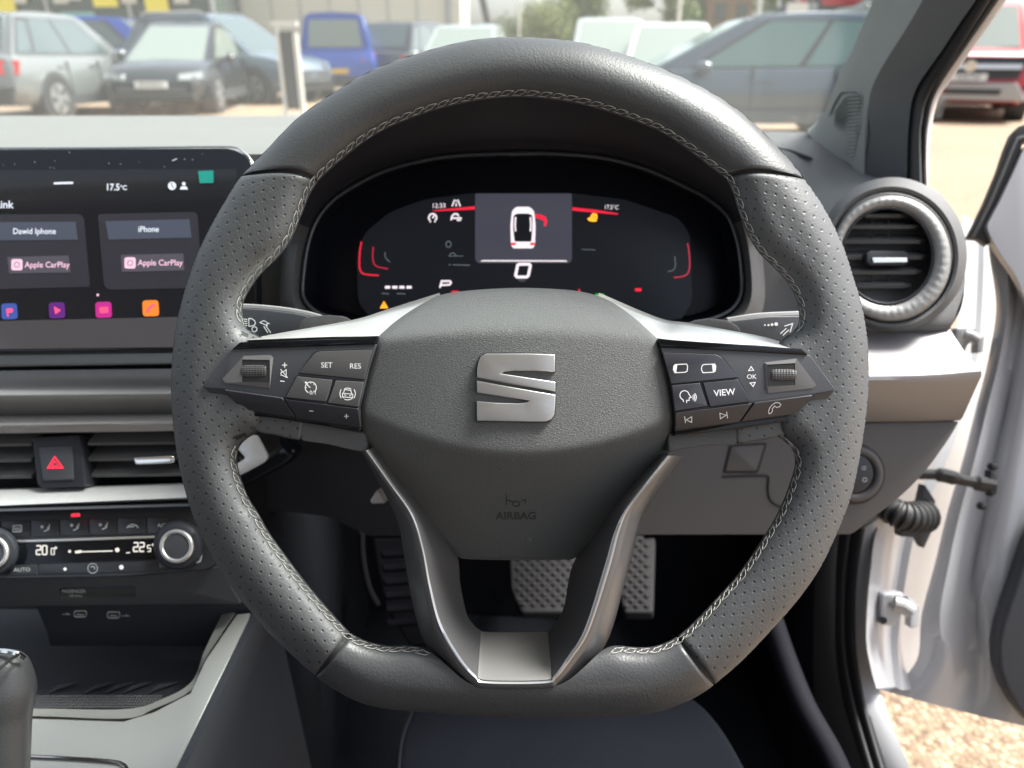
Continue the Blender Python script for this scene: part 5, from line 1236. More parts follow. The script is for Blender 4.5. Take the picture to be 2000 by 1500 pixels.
def pedal(name, label, out, d, lab_):
    PP = plane3(P(out[0][0], out[0][1], d), P(out[1][0], out[1][1], d), P(out[-1][0], out[-1][1], d-.05))
    r_ = empty(name, PP(*out[2]), label, 'pedal')
    pd = plate('pedal_pad', rnd(out, 9), PP, M['pedal'], r_, t=.012, bevel=.003, segs=3)
    x0, x1 = min(p[0] for p in out), max(p[0] for p in out); y0, y1 = min(p[1] for p in out), max(p[1] for p in out)
    mb = MB(); s = 16
    for i in range(-2, 14):
        for j in range(0, 14):
            x = x0+8+i*s*1.25+(j % 2)*s*.62; y = y0+7+j*s*.62
            if x < x0+10 or x > x1-10 or y > y1-8: continue
            q = [PP(x-8, y, .0002), PP(x, y-7, .0002), PP(x+8, y, .0002), PP(x, y+7, .0002), PP(x-2, y-1, .0025), PP(x+2, y+1, .0025)]
            mb.put(q, [(0, 1, 4), (1, 5, 4), (1, 2, 5), (2, 3, 5), (3, 4, 5), (3, 0, 4)])
    mb.obj('grip_pattern', M['pedal'], pd, 0)
    V, F = tube_vf([PP((x0+x1)/2, y0+20, -.012), PP((x0+x1)/2, y0-160, -.10)], .010, 10); add('pedal_arm', V, F, M['dark'], r_)
M['pedal'] = mat('pedal_rubber', (.020, .0195, .021), .7, spec=.25)
pedal('brake_pedal', 'wide rubber brake pedal with diamond grip seen under the airbag cover', [(994,1075),(1150,1075),(1150,1196),(1018,1196),(998,1150)], 1.02, '')
pedal('accelerator_pedal', 'narrow rubber accelerator pedal with diamond grip next to the brake pedal', [(1205,1060),(1280,1048),(1276,1197),(1218,1197),(1206,1130)], 1.02, '')
V, F = tube_vf([P(1010, 1215, 1.0), P(1120, 1216, 1.0)], .002, 6)
mt_ = [PZ(x, y, FZ+.012) for x, y in rnd([(560,1180),(1215,1215),(1290,1330),(1500,1540),(1500,1800),(500,1800)], 20)]
V, F = prism_vf(mt_, Vector((0, 0, -.008)), .002); fm = add('floor_mat', V, F, M['carpet'], None, smooth=20); tag(fm, 'dark carpet floor mat under the pedals', 'floor mat')
# seat cushion edge below the wheel
seat = empty('driver_seat', P(1080, 1500, .60), 'dark fabric front edge of the driver seat below the steering wheel', 'car seat')
SB = plane3(P(780, 1420, .63), P(1400, 1420, .63), P(1080, 1560, .56))
M['seat'] = mat('seat_fabric', (.006, .007, .010), .95, bump=.6, scale=900, dist=.0006, var=.15, vscale=20, spec=.05)
so_ = cr([(772,1560),(774,1480),(782,1430),(800,1385),(850,1352),(1000,1345),(1200,1345),(1330,1352),(1372,1372),(1408,1412),(1440,1462),(1480,1540),(1500,1600),(1100,1620),(770,1620)], 90, True)
plate('cushion', so_, SB, M['seat'], seat, t=.05, bevel=.010, segs=5)
V, F = tube_vf([SB(x+6, y+3, .0002) for x, y in cr([(772,1560),(774,1480),(782,1430),(800,1385)], 20)], .0014, 6); add('cushion_piping', V, F, M['lining'], seat)
# ------------------------------------------------------------- ground
m, t, b = mat_new('gravel_tarmac'); b.inputs['Roughness'].default_value = .9
tc = N(t, 'ShaderNodeTexCoord')
v1 = N(t, 'ShaderNodeTexVoronoi', Scale=95.0); n1 = N(t, 'ShaderNodeTexNoise', Scale=.6, Detail=6.0); n2 = N(t, 'ShaderNodeTexNoise', Scale=25.0, Detail=4.0)
for q in (v1, n1, n2): t.links.new(tc.outputs['Object'], q.inputs['Vector'])
cr1 = N(t, 'ShaderNodeValToRGB'); e_ = cr1.color_ramp.elements; e_[0].color = (.21, .14, .088, 1); e_[1].color = (.50, .375, .25, 1); e_.new(.5).color = (.37, .27, .175, 1)
sx_ = N(t, 'ShaderNodeSeparateColor'); t.links.new(v1.outputs['Color'], sx_.inputs[0]); t.links.new(sx_.outputs[0], cr1.inputs[0])
mr = N(t, 'ShaderNodeMapRange'); mr.inputs[3].default_value = .8; mr.inputs[4].default_value = 1.12; t.links.new(n1.outputs[0], mr.inputs[0])
ed_ = N(t, 'ShaderNodeMapRange'); ed_.inputs[1].default_value = .25; ed_.inputs[2].default_value = .62; ed_.inputs[3].default_value = 1.0; ed_.inputs[4].default_value = .55; t.links.new(v1.outputs['Distance'], ed_.inputs[0])
mm = N(t, 'ShaderNodeMath', operation='MULTIPLY'); t.links.new(mr.outputs[0], mm.inputs[0]); t.links.new(ed_.outputs[0], mm.inputs[1])
sc = N(t, 'ShaderNodeVectorMath', operation='SCALE'); t.links.new(cr1.outputs[0], sc.inputs[0]); t.links.new(mm.outputs[0], sc.inputs['Scale']); t.links.new(sc.outputs[0], b.inputs['Base Color'])
bp = N(t, 'ShaderNodeBump', Strength=.8, Distance=.006); t.links.new(ed_.outputs[0], bp.inputs['Height']); t.links.new(bp.outputs[0], b.inputs['Normal'])
M['ground'] = m
struct(add('ground', [(-400, -60, 0), (400, -60, 0), (400, 900, 0), (-400, 900, 0)], [(0, 1, 2, 3)], M['ground'], None, smooth=0, local=True))
M['line'] = mat('road_paint', (.55, .52, .46), .8, var=.2, vscale=3)
for i, x in enumerate((-6.1, -3.4, -.8, 6.4)):
    l_ = struct(add('parking_line', [(x, 12.2, .004), (x+.1, 12.2, .004), (x+.5, 17, .004), (x+.4, 17, .004)], [(0, 1, 2, 3)], M['line'], None, smooth=0))

# ------------------------------------------------------------- parked cars
def paint(name, c, metal=.3): return mat(name, c, .3, metal=metal, coat=.8)
M['cglass'] = mat('car_window_glass', (.06, .085, .085), .06, coat=.3, spec=.9)
M['cglass_lit'] = mat('car_window_lit', (.17, .20, .175), .08, spec=.9)  # lighter copy of the glass with sky light put into its colour
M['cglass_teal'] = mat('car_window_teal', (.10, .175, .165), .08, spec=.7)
M['tyre'] = mat('tyre', (.02, .02, .021), .8); M['alloy'] = mat('alloy', (.45, .46, .47), .35, metal=.7)
M['clamp'] = mat('lamp_clear', (.25, .27, .27), .12, coat=.5); M['rlamp'] = mat('lamp_red', (.5, .02, .015), .2, coat=.5)
M['plate_y'] = mat('yellow_plate', (.75, .45, .02), .5); M['plate_w'] = mat('white_plate', (.62, .62, .58), .5); M['cladding'] = mat('cladding', (.035, .037, .04), .6)
TYPES = {
 # x stations from rear (0) to front (1): (x, top of lower body z, half width factor)
 'suv':   dict(top=[(0,.62,.86),(.015,.95,.90),(.06,1.0,.97),(.2,1.0,1),(.6,.98,1),(.72,.97,.99),(.80,.95,.97),(.93,.85,.92),(.985,.70,.84),(1,.50,.76)], green=[(.03,.14,.60,.80)], roof=1.0),
 'hatch': dict(top=[(0,.60,.84),(.02,.92,.90),(.07,.98,.96),(.2,.98,1),(.6,.94,1),(.70,.93,.99),(.78,.91,.97),(.90,.82,.92),(.96,.72,.86),(.99,.58,.80),(1,.40,.72)], green=[(.03,.30,.54,.80)], roof=1.0),
 'estate':dict(top=[(0,.55,.84),(.015,.84,.90),(.05,.90,.96),(.2,.92,1),(.6,.90,1),(.70,.89,.99),(.78,.86,.97),(.92,.74,.92),(.985,.60,.84),(1,.42,.74)], green=[(.03,.12,.57,.79)], roof=1.0),
 'pickup':dict(top=[(0,.9,.94),(.01,1.0,.97),(.05,1.02,1),(.2,1.02,1),(.6,1.03,1),(.72,1.04,1),(.80,1.02,.99),(.93,.96,.97),(.985,.86,.92),(1,.60,.86)], green=[(.02,.06,.66,.79)], roof=1.0),
}
def build_car(label, loc, rz, typ='suv', L=4.4, W=1.8, H=1.6, color=None, plate_f=None, plate_r=None, glass=None, clad=True, cat='car', name='parked_car', group=None, rails=False, grille_w=1.0, extras=None, wheel_r=.34):
    T = TYPES[typ]; r0 = empty(name, loc, label, cat, group, rz); par = r0
    g = glass or M['cglass']; hw = W/2
    A = lambda nm, V, F, mt, p=None, **k: add(nm, V, F, mt, p or par, local=True, **k)
    st = cr([(x*L-L/2, z*(H/1.6)**.5, w_*hw) for x, z, w_ in T['top']], 44)
    rings = []
    for x, zt, w_ in st:
        zb = .22+.10*(abs(x)/(L/2))**6
        half = [(0, zb), (w_*.86, zb), (w_*.96, zb+.08), (w_, zb+.22), (w_*1.0, (zb+zt)/2+.05), (w_*.985, zt-.16), (w_*.93, zt-.03), (w_*.80, zt+.005), (0, zt+.03)]
        rings.append([Vector((x, y, z)) for y, z in half]+[Vector((x, -y, z)) for y, z in half[-2:0:-1]])
    V, F = loft_vf(rings, True, True); body = A('body', V, F, color, smooth=35)
    gx0, gx1, gx2, gx3 = [v*L-L/2 for v in T['green'][0]]
    def ztop(x): return float(np.interp(x, [s[0] for s in st], [s[1] for s in st]))
    zb0, zb3 = ztop(gx0)-.03, ztop(gx3)-.03
    bw, rw = hw*.90, hw*.70
    B = [Vector((gx0, bw*.93, zb0)), Vector((gx3, bw*.95, zb3)), Vector((gx3, -bw*.95, zb3)), Vector((gx0, -bw*.93, zb0))]
    R = [Vector((gx1, rw*.97, H-.03)), Vector((gx2-.28*(gx3-gx2), rw*.97, H-.015)), Vector((gx2-.28*(gx3-gx2), -rw*.97, H-.015)), Vector((gx1, -rw*.97, H-.03))]
    mid = lambda a, b, f: a*(1-f)+b*f
    rings = []
    for f, inset, up in ((0, 0, 0), (.5, 0, 0), (.9, 0, 0), (1, .04, .0), (1.0, .25, .022), (1.0, .6, .03)):
        rg = []
        for a, b_ in zip(B, R):
            p = mid(a, b_, f); c = Vector(((R[0].x+R[1].x)/2, 0, p.z)); q = p+(c-p)*inset; q.z = p.z+up; rg.append(q)
        # subdivide edges
        rr = []
        for i in range(4):
            for k in range(6):
                q = mid(rg[i], rg[(i+1) % 4], k/6)
                if f > .95 and i in (0, 2): q.z += .035*math.sin(math.pi*k/6)
                rr.append(q)
        rings.append(rr)
    V, F = loft_vf(rings, True, True); A('cabin', V, F, color, smooth=50)
    def quad(nm, f4, mt, out, lab=None, p=None):
        V = [q+out*.012 for q in f4]; V2 = [q-out*.02 for q in f4]
        return A(nm, V+V2, [(0, 1, 2, 3), (7, 6, 5, 4), (0, 4, 5, 1), (1, 5, 6, 2), (2, 6, 7, 3), (3, 7, 4, 0)], mt, p, smooth=0, label=lab)
    def face(a, b_, c, d, u0, u1, v0, v1):
        f = lambda u, v: mid(mid(a, b_, u), mid(d, c, u), v)
        return [f(u0, v0), f(u1, v0), f(u1, v1), f(u0, v1)]
    fr = face(B[1], B[2], R[2], R[1], .06, .94, .06, .93); nrm = Vector((.6, 0, .8)); quad('windscreen', fr, g, nrm)
    rr = face(B[0], B[3], R[3], R[0], .10, .90, .22, .92); quad('rear_window', rr, g, Vector((-.9, 0, .4)))
    for s, (a, b_, c, d) in ((1, (B[0], B[1], R[1], R[0])), (-1, (B[3], B[2], R[2], R[3]))):
        out = Vector((0, s, .35))
        quad('window_frame', face(a, b_, c, d, .025, .88, .09, .93), M['cladding'], out*.5)
        for u0, u1, v1u in ((.04, .155, .84), (.18, .465, .90), (.49, .86, .90)):
            q = face(a, b_, c, d, u0, u1, .12, v1u)
            if u1 > .8: q[2] = mid(q[2], q[3], .06)
            quad('side_window', q, g, out)
    wx = (-L*.30, L*.315)
    for x in wx:
        for s in (1, -1):
            n = 28; y1 = s*(hw+.004); y0 = s*(hw-.2)
            def disc(nm, r, ya, yb, mt, p=None):
                V = []; F = []
                for yy in (ya, yb):
                    for k in range(n): V.append(Vector((x+r*math.cos(2*math.pi*k/n), yy, wheel_r+r*math.sin(2*math.pi*k/n))))
                V.append(Vector((x, ya, wheel_r))); V.append(Vector((x, yb, wheel_r)))
                for k in range(n): F += [(k, (k+1) % n, n+(k+1) % n, n+k), (2*n, k, (k+1) % n), (2*n+1, n+k, n+(k+1) % n)]
                return A(nm, V, F, mt, p, smooth=30)
            disc('wheel_arch', wheel_r+.075, s*(hw-.25), s*(hw+.006), M['cladding'])
            wv = disc('wheel', wheel_r, y0, s*(hw+.014), M['tyre'])
            disc('rim', wheel_r*.68, s*(hw-.1), s*(hw+.020), M['alloy'], wv)
            for k in range(5):
                a_ = 2*math.pi*k/5+.6; c_ = Vector((x, s*(hw+.022), wheel_r)); u = Vector((math.cos(a_), 0, math.sin(a_))); v_ = Vector((-u.z, 0, u.x))
                q = [c_+u*.07+v_*.05, c_+u*(wheel_r*.62)+v_*.055, c_+u*(wheel_r*.62)-v_*.055+v_*.02, c_+u*.07-v_*.0]
                A('rim_gap', q, [(0, 1, 2, 3)], M['tyre'], wv, smooth=0)
    # lamps, plates, grille, mirrors, handles, sill
    zf = ztop(L/2-.25)
    for s in (1, -1):
        y0, y1 = s*hw*.50, s*hw*.90
        V = [Vector((L/2-.03, y0, zf-.15)), Vector((L/2-.20, y1, zf-.13)), Vector((L/2-.28, y1*.985, zf-.02)), Vector((L/2-.08, y0, zf-.06))]
        quad('headlight', V, M['clamp'], Vector((1, s*.3, .1))*3)
        zr = ztop(-L/2+.12)
        V = [Vector((-L/2+.02, s*hw*.62, zr-.26)), Vector((-L/2+.10, s*hw*.935, zr-.26)), Vector((-L/2+.16, s*hw*.95, zr-.06)), Vector((-L/2+.05, s*hw*.62, zr-.06))]
        quad('tail_light', V, M['rlamp'], Vector((-1, s*.5, 0))*3)
        mx_ = gx2+.35*(gx3-gx2); zm = ztop(gx3)+.06
        rg = []
        for k, (dx, rr_) in enumerate(((-.10, .02), (-.07, .075), (0, .09), (.07, .07), (.10, .02))):
            rg.append([Vector((mx_+dx, s*(hw+.10)+rr_*1.1*math.cos(q), zm+rr_*.8*math.sin(q))) for q in [2*math.pi*i/12 for i in range(12)]])
        V, F = loft_vf(rg, True, True); A('wing_mirror', V, F, color, smooth=60)
        V, F = tube_vf([Vector((mx_, s*(hw*.9), zm-.05)), Vector((mx_, s*(hw+.08), zm-.02))], .025, 8); A('mirror_arm', V, F, M['cladding'])
        for hx in (-.02*L, -.235*L):
            V, F = box_vf((hx, s*hw*.995, ztop(0)-.17), (.20, .035, .03)); A('door_handle', V, F, color, smooth=0)
        for dx in (.235*L, .015*L, -.20*L):     # door gaps
            V, F = box_vf((dx, s*hw*.985, .62), (.012, .05, .55)); A('door_gap', V, F, M['cladding'], smooth=0)
        V, F = box_vf((0, s*hw*.97, .30), (L*.50, .09, .16)); A('sill', V, F, M['cladding'] if clad else color, smooth=0)
        if rails:
            V, F = tube_vf([Vector((gx1+.1, s*rw*.95, H-.01)), Vector((gx1+.2, s*rw*.95, H+.045)), Vector((gx2-.5, s*rw*.95, H+.045)), Vector((gx2-.35, s*rw*.95, H-.0))], .018, 8); A('roof_rail', V, F, M['silver'])
    gw = hw*.62*grille_w
    quad('grille', [Vector((L/2-.0, -gw, .42)), Vector((L/2-.0, gw, .42)), Vector((L/2-.045, gw*1.08, zf-.20)), Vector((L/2-.045, -gw*1.08, zf-.20))], M['cladding'], Vector((1, 0, 0))*2)
    if typ != 'pickup': quad('lower_grille', [Vector((L/2-.06, -hw*.8, .25)), Vector((L/2-.06, hw*.8, .25)), Vector((L/2-.0, hw*.74, .38)), Vector((L/2-.0, -hw*.74, .38))], M['cladding'], Vector((1, 0, 0))*2)
    quad('rear_bumper', [Vector((-L/2+.0, -hw*.8, .28)), Vector((-L/2+.0, hw*.8, .28)), Vector((-L/2-.01, hw*.82, .50)), Vector((-L/2-.01, -hw*.82, .50))], M['cladding'] if clad else color, Vector((-1, 0, 0))*3)
    if plate_f:
        p_ = quad('number_plate', [Vector((L/2+.03, -.26, plate_f[1]-.055)), Vector((L/2+.03, .26, plate_f[1]-.055)), Vector((L/2+.02, .26, plate_f[1]+.055)), Vector((L/2+.02, -.26, plate_f[1]+.055))], M['plate_w'], Vector((1, 0, 0))*2)
        if plate_f[0]:
            mp_ = lambda x, y, e: Vector((L/2+.058, x, plate_f[1]-y)); V, F = text_vf(plate_f[0], 0, .0, .075, mp_, sx=.8); A('lettering', V, F, M['cladding'], p_, smooth=0)
    if plate_r: quad('number_plate', [Vector((-L/2-.04, -.26, plate_r-.055)), Vector((-L/2-.04, .26, plate_r-.055)), Vector((-L/2-.04, .26, plate_r+.055)), Vector((-L/2-.04, -.26, plate_r+.055))], M['plate_y'], Vector((-1, 0, 0))*2)
    if extras: extras(A, quad, L, W, H, ztop, st)
    return r0
def at(px, Y): r = ray(px, 110); return (r.x/r.y)*Y
GP_ = 'cars parked across from the windscreen'
c_grey = paint('paint_silver_grey', (.17, .185, .185)); c_black = paint('paint_black', (.022, .026, .03)); c_blue = paint('paint_blue', (.02, .07, .36)); c_steel = paint('paint_steel_blue', (.13, .17, .21))
c_white = paint('paint_white', (.42, .44, .42), 0); c_red = paint('paint_red', (.42, .012, .02), .2); c_slate = paint('paint_slate_blue', (.065, .09, .115)); c_silver = paint('paint_pale_silver', (.30, .325, .31)); c_navy = paint('paint_navy', (.03, .035, .05))
R_ = math.radians
build_car('silver grey crossover with a red tail lamp, at the showroom end of the row', (at(42, 12.4)-.90, 14.6, 0), R_(87), 'suv', 4.3, 1.82, 1.62, c_grey, plate_r=.75, group=GP_)
build_car('black crossover facing the windscreen with a white number plate', (at(300, 14.6)-.1, 16.2, 0), R_(-84), 'hatch', 4.39, 1.82, 1.55, c_black, plate_f=('BF18 BCG', .52), glass=M['cglass_lit'], group=GP_)
build_car('royal blue pickup mostly hidden behind the black and the grey crossovers', (at(195, 20), 20.5, 0), R_(4), 'pickup', 5.0, 1.85, 1.80, c_blue, group=GP_)
build_car('steel blue off-roader with roof rails behind the black crossover', (at(420, 18.2), 18.8, 0), R_(-22), 'suv', 4.8, 1.9, 1.80, c_steel, rails=True, group=GP_)
def canopy(A, quad, L, W, H, ztop, st):
    rings = []
    for f, w_, z in ((0, .80, 1.0), (0, .78, 1.28), (0, .66, H-.1), (0, .5, H-.01)):
        pass
    prof = [(.80, 1.0), (.80, 1.2), (.73, 1.5), (.66, H-.07), (.52, H), (0, H+.02)]
    pr = [(y, z) for y, z in prof]+[(-y, z) for y, z in prof[-2::-1]]
    rg = [[Vector((x, y*(1 if k else .97), z if k else z-.0)) for y, z in pr] for k, x in enumerate((-L/2+.07, -L/2+.12, -L/2+1.6))]
    V, F = loft_vf(rg, False, True); A('canopy', V, F, c_blue, smooth=40)
    quad('rear_window', [Vector((-L/2+.045, -.62, 1.14)), Vector((-L/2+.045, .62, 1.14)), Vector((-L/2+.075, .55, H-.14)), Vector((-L/2+.075, -.55, H-.14))], M['cglass_lit'], Vector((-1, 0, 0))*2)
build_car('royal blue pickup with a canopy seen from behind, yellow number plate', (at(622, 19.3)+.1, 21.8, 0), R_(97), 'pickup', 5.0, 1.86, 1.86, c_blue, plate_r=.62, group=GP_, extras=canopy)
build_car('white estate car standing just past the blue canopy pickup', (at(765, 23), 25.5, 0), R_(96), 'estate', 4.5, 1.8, 1.62, c_white, group=GP_)
build_car('dark navy off-roader half hidden by the wheel rim', (at(812, 21), 22, 0), R_(70), 'suv', 4.5, 1.85, 1.72, c_navy, group=GP_)
build_car('pale silver car with a wide windscreen behind the top of the wheel rim', (at(905, 16), 17.6, 0), R_(-95), 'suv', 4.3, 1.8, 1.55, c_silver, glass=M['cglass_lit'], group=GP_)
build_car('pale green-grey van-like car centred right of the rim top', (at(1200, 16), 17.0, 0), R_(-92), 'suv', 4.5, 1.9, 1.66, c_silver, glass=M['cglass_lit'], group=GP_)
build_car('white hatchback partly behind the slate blue estate', (at(1330, 13.5), 14.4, 0), R_(-100), 'estate', 4.2, 1.78, 1.50, c_white, glass=M['cglass_lit'], group=GP_)
build_car('slate blue estate car seen side on, nearest beyond the windscreen', (at(1500, 10.2)-.12, 10.9, 0), R_(178), 'estate', 4.70, 1.83, 1.47, c_slate, clad=False, glass=M['cglass_teal'], group=GP_)
def truck(A, quad, L, W, H, ztop, st):
    hw = W/2
    quad('bonnet_trim', [Vector((L/2+.0, -hw*.86, .995)), Vector((L/2+.0, hw*.86, .995)), Vector((L/2-.06, hw*.86, 1.03)), Vector((L/2-.06, -hw*.86, 1.03))], M['chrome_bright'], Vector((1, 0, 0))*3)
    quad('upper_grille', [Vector((L/2+.02, -hw*.72, .66)), Vector((L/2+.02, hw*.72, .66)), Vector((L/2-.03, hw*.8, .98)), Vector((L/2-.03, -hw*.8, .98))], M['cladding'], Vector((1, 0, 0))*3)
    quad('grille_bar', [Vector((L/2+.07, -hw*.72, .80)), Vector((L/2+.07, hw*.72, .80)), Vector((L/2+.06, hw*.74, .87)), Vector((L/2+.06, -hw*.74, .87))], M['silver'], Vector((1, 0, 0))*3)
    V, F = tube_vf([Vector((L/2+.06, 0, .84)), Vector((L/2+.13, 0, .84))], .085, 20); A('badge', V, F, M['chrome_bright'], smooth=40)
    b_ = [(-hw*.90, .34), (hw*.90, .34), (hw*.72, .60), (-hw*.72, .60)]
    V, F = prism_vf([Vector((L/2+.15, y, z)) for y, z in b_], Vector((-.2, 0, 0)), .02); A('skid_plate', V, F, M['silver_paint'], smooth=20)
    quad('skid_opening', [Vector((L/2+.16, -hw*.5, .43)), Vector((L/2+.16, hw*.5, .43)), Vector((L/2+.16, hw*.52, .51)), Vector((L/2+.16, -hw*.52, .51))], M['cladding'], Vector((1, 0, 0)))
    p_ = quad('number_plate', [Vector((L/2+.19, -.26, .625)), Vector((L/2+.19, .26, .625)), Vector((L/2+.18, .26, .735)), Vector((L/2+.18, -.26, .735))], M['plate_w'], Vector((1, 0, 0)))
    mp_ = lambda x, y, e: Vector((L/2+.207, x, .68-y)); V, F = text_vf('YE18 YNP', 0, 0, .07, mp_, sx=.8); A('lettering', V, F, M['cladding'], p_, smooth=0)
rx = ray(1897, 130); Yt = 12.9
build_car('bright red pickup facing the open door with a silver skid plate', (rx.x/rx.y*Yt+1.18, Yt+2.35, 0), R_(-117), 'pickup', 5.2, 1.90, 1.82, c_red, glass=M['cglass_lit'], group=GP_, extras=truck, grille_w=.2, wheel_r=.38, cat='pickup truck')
# red and dark cars on the rise beyond the slate estate
for i, (px, Y, z, c, lb) in enumerate(((1545, 42, 1.9, c_navy, 'small dark car on the bank beyond the slate blue estate'), (1625, 40, 2.6, c_red, 'small red car on the bank beyond the slate blue estate'), (1700, 38, 1.9, c_silver, 'small pale car on the bank close to the pillar'))):
    build_car(lb, (at(px, Y), Y, z), R_(170), 'suv', 4.3, 1.8, 1.6, c, group='cars on the bank')
M['grass'] = mat('grass_bank', (.07, .10, .03), .9, bump=.6, scale=6, var=.3, vscale=.6)
V, F = loft_vf([[Vector((x, 34, 0)) for x in np.linspace(9, 60, 12)], [Vector((x, 37, 1.7)) for x in np.linspace(10, 60, 12)], [Vector((x, 90, 3.5)) for x in np.linspace(10, 60, 12)]])
struct(add('hill_bank', V, F, M['grass'], None))

# ------------------------------------------------------------- signs, posts
M['post_white'] = mat('post_white', (.60, .60, .56), .5); M['post_grey'] = mat('post_grey', (.35, .36, .36), .5, metal=.3)
def boxo(name, c, d, mt, par, rz=0, **k):
    V, F = box_vf(c, d, Matrix.Rotation(rz, 3, 'Z')); return add(name, V, F, mt, par, smooth=0, **k)
x0 = at(562, 13.6)
ds = empty('display_stand', (x0, 13.6, 0), 'tall pale display stand with a dark panel beside the blue canopy pickup', 'sign')
boxo('stand_post', (x0-.13, 13.6, .72), (.05, .08, 1.44), M['post_white'], ds); boxo('stand_post', (x0+.16, 13.6, .66), (.07, .09, 1.32), M['post_white'], ds)
boxo('panel', (x0+.01, 13.62, .75), (.24, .04, 1.2), M['cladding'], ds); boxo('top_cap', (x0, 13.6, 1.46), (.42, .1, .07), M['post_white'], ds); boxo('foot', (x0, 13.6, .03), (.5, .4, .06), M['post_grey'], ds)
for i, (px, Y, h, rr_, lb) in enumerate(((1320, 36, 9, .09, 'grey lamp post rising beyond the white hatchback'), (1472, 40, 9, .12, 'thick pale post to the right of the brick building'), (1508, 46, 9, .09, 'thin pale post standing before the trees'), (1014, 60, 10, .10, 'slender lamp post in front of the far trees'))):
    o = empty('lamp_post', (at(px, Y), Y, 0), lb, 'lamp post', 'posts around the car park')
    V, F = tube_vf([Vector((at(px, Y), Y, 0)), Vector((at(px, Y), Y, h))], [rr_, rr_*.7], 10); add('pole', V, F, M['post_white'], o)
    V, F = tube_vf([Vector((at(px, Y), Y, h)), Vector((at(px, Y)-.9, Y, h+.12))], .05, 8); add('lamp_arm', V, F, M['post_grey'], o)
    boxo('lantern', (at(px, Y)-1.1, Y, h+.12), (.5, .2, .1), M['post_grey'], o)
s_ = empty('road_sign', (at(1545, 30), 30, 0), 'white square sign on a post above the slate blue estate', 'sign'); boxo('sign_panel', (at(1545, 30), 30, 2.35), (.75, .04, .55), M['post_white'], s_); V, F = tube_vf([Vector((at(1545, 30), 30.05, 0)), Vector((at(1545, 30), 30.05, 3.4))], .05, 8); add('post', V, F, M['post_grey'], s_)

# ------------------------------------------------------------- buildings
M['clad_cream'] = mat('cream_cladding', (.52, .51, .43), .6, var=.04, vscale=.4); M['brick'] = mat('brown_brick', (.24, .13, .07), .85, var=.25, vscale=6)
M['brick_or'] = mat('orange_brick', (.42, .24, .12), .85, var=.2, vscale=3); M['shop_glass'] = mat('showroom_glass', (.05, .07, .06), .08, spec=.9); M['yellow'] = mat('yellow_sign', (.78, .66, .04), .5); M['teal'] = mat('teal_panel', (.20, .42, .36), .5)
bA = empty('warehouse', (at(690, 32), 34, 0), 'long cream clad warehouse with a brick base behind the blue pickup', 'building')
xa, xb = at(440, 30), at(905, 32)
boxo('wall', ((xa+xb)/2, 34, 3.9), (xb-xa, 6, 5.2), M['clad_cream'], bA); boxo('brick_base', ((xa+xb)/2, 34.2, .65), (xb-xa-.1, 5.6, 1.3), M['brick_or'], bA)
boxo('gutter', ((xa+xb)/2, 30.95, 1.38), (xb-xa, .12, .14), M['post_grey'], bA); boxo('downpipe', (xb-.4, 30.9, 2.5), (.12, .12, 5), M['post_grey'], bA)
for i in range(8): boxo('wall_joint', (xa+(xb-xa)*(i+.5)/8, 30.985, 3.9), (.05, .04, 5.1), M['post_grey'], bA)
bB = empty('showroom', (at(200, 28), 30, 0), 'glass fronted showroom with yellow signs behind the parked cars', 'building')
xa, xb = at(-300, 26), at(425, 28); boxo('wall', ((xa+xb)/2, 31.2, 3), (xb-xa, 6, 6), M['shop_glass'], bB)
boxo('fascia', ((xa+xb)/2, 28.0, 4.6), (xb-xa+.3, .5, 1.2), M['post_white'], bB)
k = int((xb-xa)/2.2)
for i in range(k+1): boxo('mullion', (xa+(xb-xa)*i/k, 28.15, 2.6), (.12, .12, 5.2), M['post_grey'], bB)
for px, w_, z0, mt_, z1 in ((25, .9, 1.9, 'yellow', .9), (322, .75, 2.25, 'yellow', 1.0), (225, .8, 2.4, 'yellow', .35), (165, .5, 2.6, 'post_white', .4)): boxo('window_sign', (at(px, 28), 28.05, z0+z1/2), (w_, .04, z1), M[mt_], bB)
boxo('window_sign', (at(105, 26), 28.0, 2.02), (1.1, .05, .45), M['teal'], bB)
for px in (60, 140, 270, 370): boxo('poster', (at(px, 28), 28.06, 2.9), (.5, .03, .8), M['clad_cream'], bB)
bC = empty('brick_building', (at(1420, 55), 58, 0), 'brown brick building between the trees and posts', 'building')
boxo('wall', (at(1422, 55), 58, 3.2), (2.9, 5, 6.4), M['brick'], bC); boxo('roof', (at(1422, 55), 58, 6.6), (3.3, 5.4, .4), M['cladding'], bC)
for dx in (-.7, .7): boxo('window', (at(1422, 55)+dx, 55.48, 3.4), (.7, .06, 1.1), M['shop_glass'], bC)
tw = empty('gantry', (at(925, 38), 38, 0), 'dark slanted roof support at the corner of the warehouse', 'roof support')
V, F = tube_vf([Vector((at(905, 36), 36, 7.5)), Vector((at(930, 36), 36, 4.4)), Vector((at(955, 36), 36, 2.0)), Vector((at(955, 36), 36, 0))], .16, 8); add('brace', V, F, M['cladding'], tw)
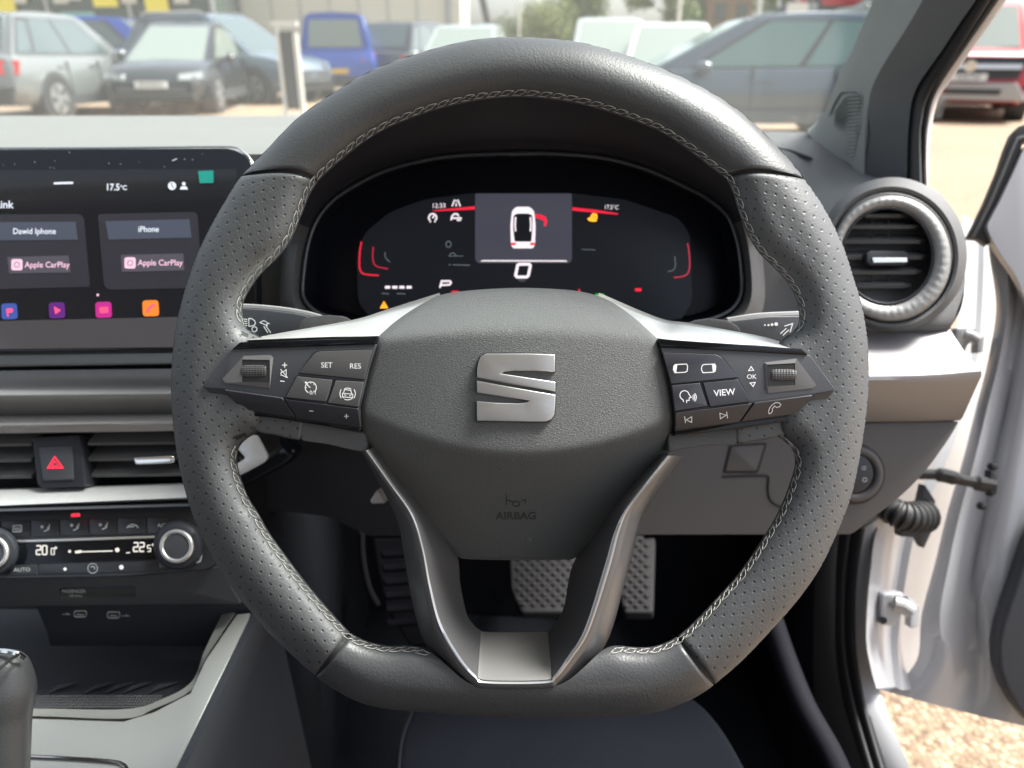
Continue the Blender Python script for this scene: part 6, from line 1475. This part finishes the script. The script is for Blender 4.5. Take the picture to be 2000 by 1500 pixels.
# ------------------------------------------------------------- trees
M['bark'] = mat('bark', (.10, .07, .045), .9)
leafm = [mat('leaves_a', (.12, .155, .035), .7, var=.35, vscale=1.2), mat('leaves_b', (.15, .18, .045), .7, var=.3, vscale=1.2), mat('leaves_c', (.08, .11, .035), .7, var=.3, vscale=1.0)]
def tree(px, Y, h, w_, k, label):
    rng = random.Random(int(px*7+Y)); x = at(px, Y)
    o = empty('tree', (x, Y, 0), label, 'tree', 'trees beyond the car park')
    mb = MB(); mb.put(*tube_vf([Vector((x, Y, 0)), Vector((x+.1, Y, h*.35)), Vector((x-.1, Y, h*.75))], [w_*.05+.08, w_*.035+.05, .04], 8))
    for i in range(6):
        a = rng.uniform(0, 6.28); mb.put(*tube_vf([Vector((x, Y, h*rng.uniform(.3, .5))), Vector((x+math.cos(a)*w_*.35, Y+math.sin(a)*w_*.35, h*rng.uniform(.6, .85)))], [.07, .02], 6))
    mb.obj('trunk', M['bark'], o, 60)
    mb = MB(); lobes = []
    for i in range(16):
        a = rng.uniform(0, 6.28); rr_ = w_*.5*rng.uniform(.1, .85)
        lobes.append((Vector((x+math.cos(a)*rr_, Y+math.sin(a)*rr_, h*rng.uniform(.38, .88))), w_*rng.uniform(.14, .27)))
    V = []; F = []
    for c, r in lobes:
        for i in range(330):
            v = Vector((rng.gauss(0, 1), rng.gauss(0, 1), rng.gauss(0, 1))).normalized()*r*rng.uniform(.55, 1.15); v.z *= .75
            p = c+v; s = rng.uniform(.09, .22)*(h/8)**.5
            u = Vector((rng.uniform(-1, 1), rng.uniform(-1, 1), rng.uniform(-1, 1))).normalized(); q = u.cross(v.normalized()+Vector((.01, .02, .03))).normalized()
            b0 = len(V); V += [p-u*s, p+q*s*.6, p+u*s, p-q*s*.6]; F.append((b0, b0+1, b0+2, b0+3))
    add('crown', V, F, leafm[k], o, smooth=0)
tree(1085, 62, 4.2, 6, 1, 'rounded light green tree nearest the middle of the windscreen')
tree(1140, 66, 6.4, 5, 0, 'taller loose tree next to the rounded light green one')
tree(1035, 75, 3.4, 8, 2, 'low dark tree at the warehouse end of the tree line')
tree(965, 80, 3.4, 7, 2, 'small dark tree just clear of the roof support')
tree(1300, 50, 7.6, 4.2, 0, 'big green tree behind the grey lamp post')
tree(1350, 58, 8.4, 5.5, 1, 'big pale green tree leaning toward the brick building')
tree(1560, 60, 10, 9, 0, 'broad tree above the road sign')
tree(1640, 56, 10, 8, 2, 'dense dark tree above the small red car')
tree(1222, 90, 3.4, 9, 2, 'far low tree behind the pale green-grey car')
tree(1490, 70, 9, 6, 1, 'narrow bright tree between the two pale posts')
hd = MB(); rng = random.Random(5)
V = []; F = []
for i in range(14000):
    px = rng.uniform(925, 1720); Y = 96+rng.uniform(-2, 2); x = at(px, Y); p = Vector((x, Y, rng.uniform(0, 2.6+.8*math.sin(px*.05)))); s = .35
    u = Vector((rng.uniform(-1, 1), rng.uniform(-.3, .3), rng.uniform(-1, 1))).normalized(); q = Vector((-u.z, rng.uniform(-.3, .3), u.x))
    b0 = len(V); V += [p-u*s, p+q*s*.6, p+u*s, p-q*s*.6]; F.append((b0, b0+1, b0+2, b0+3))
hg = add('far_woods', V, F, leafm[2], None, smooth=0); hg['kind'] = 'stuff'
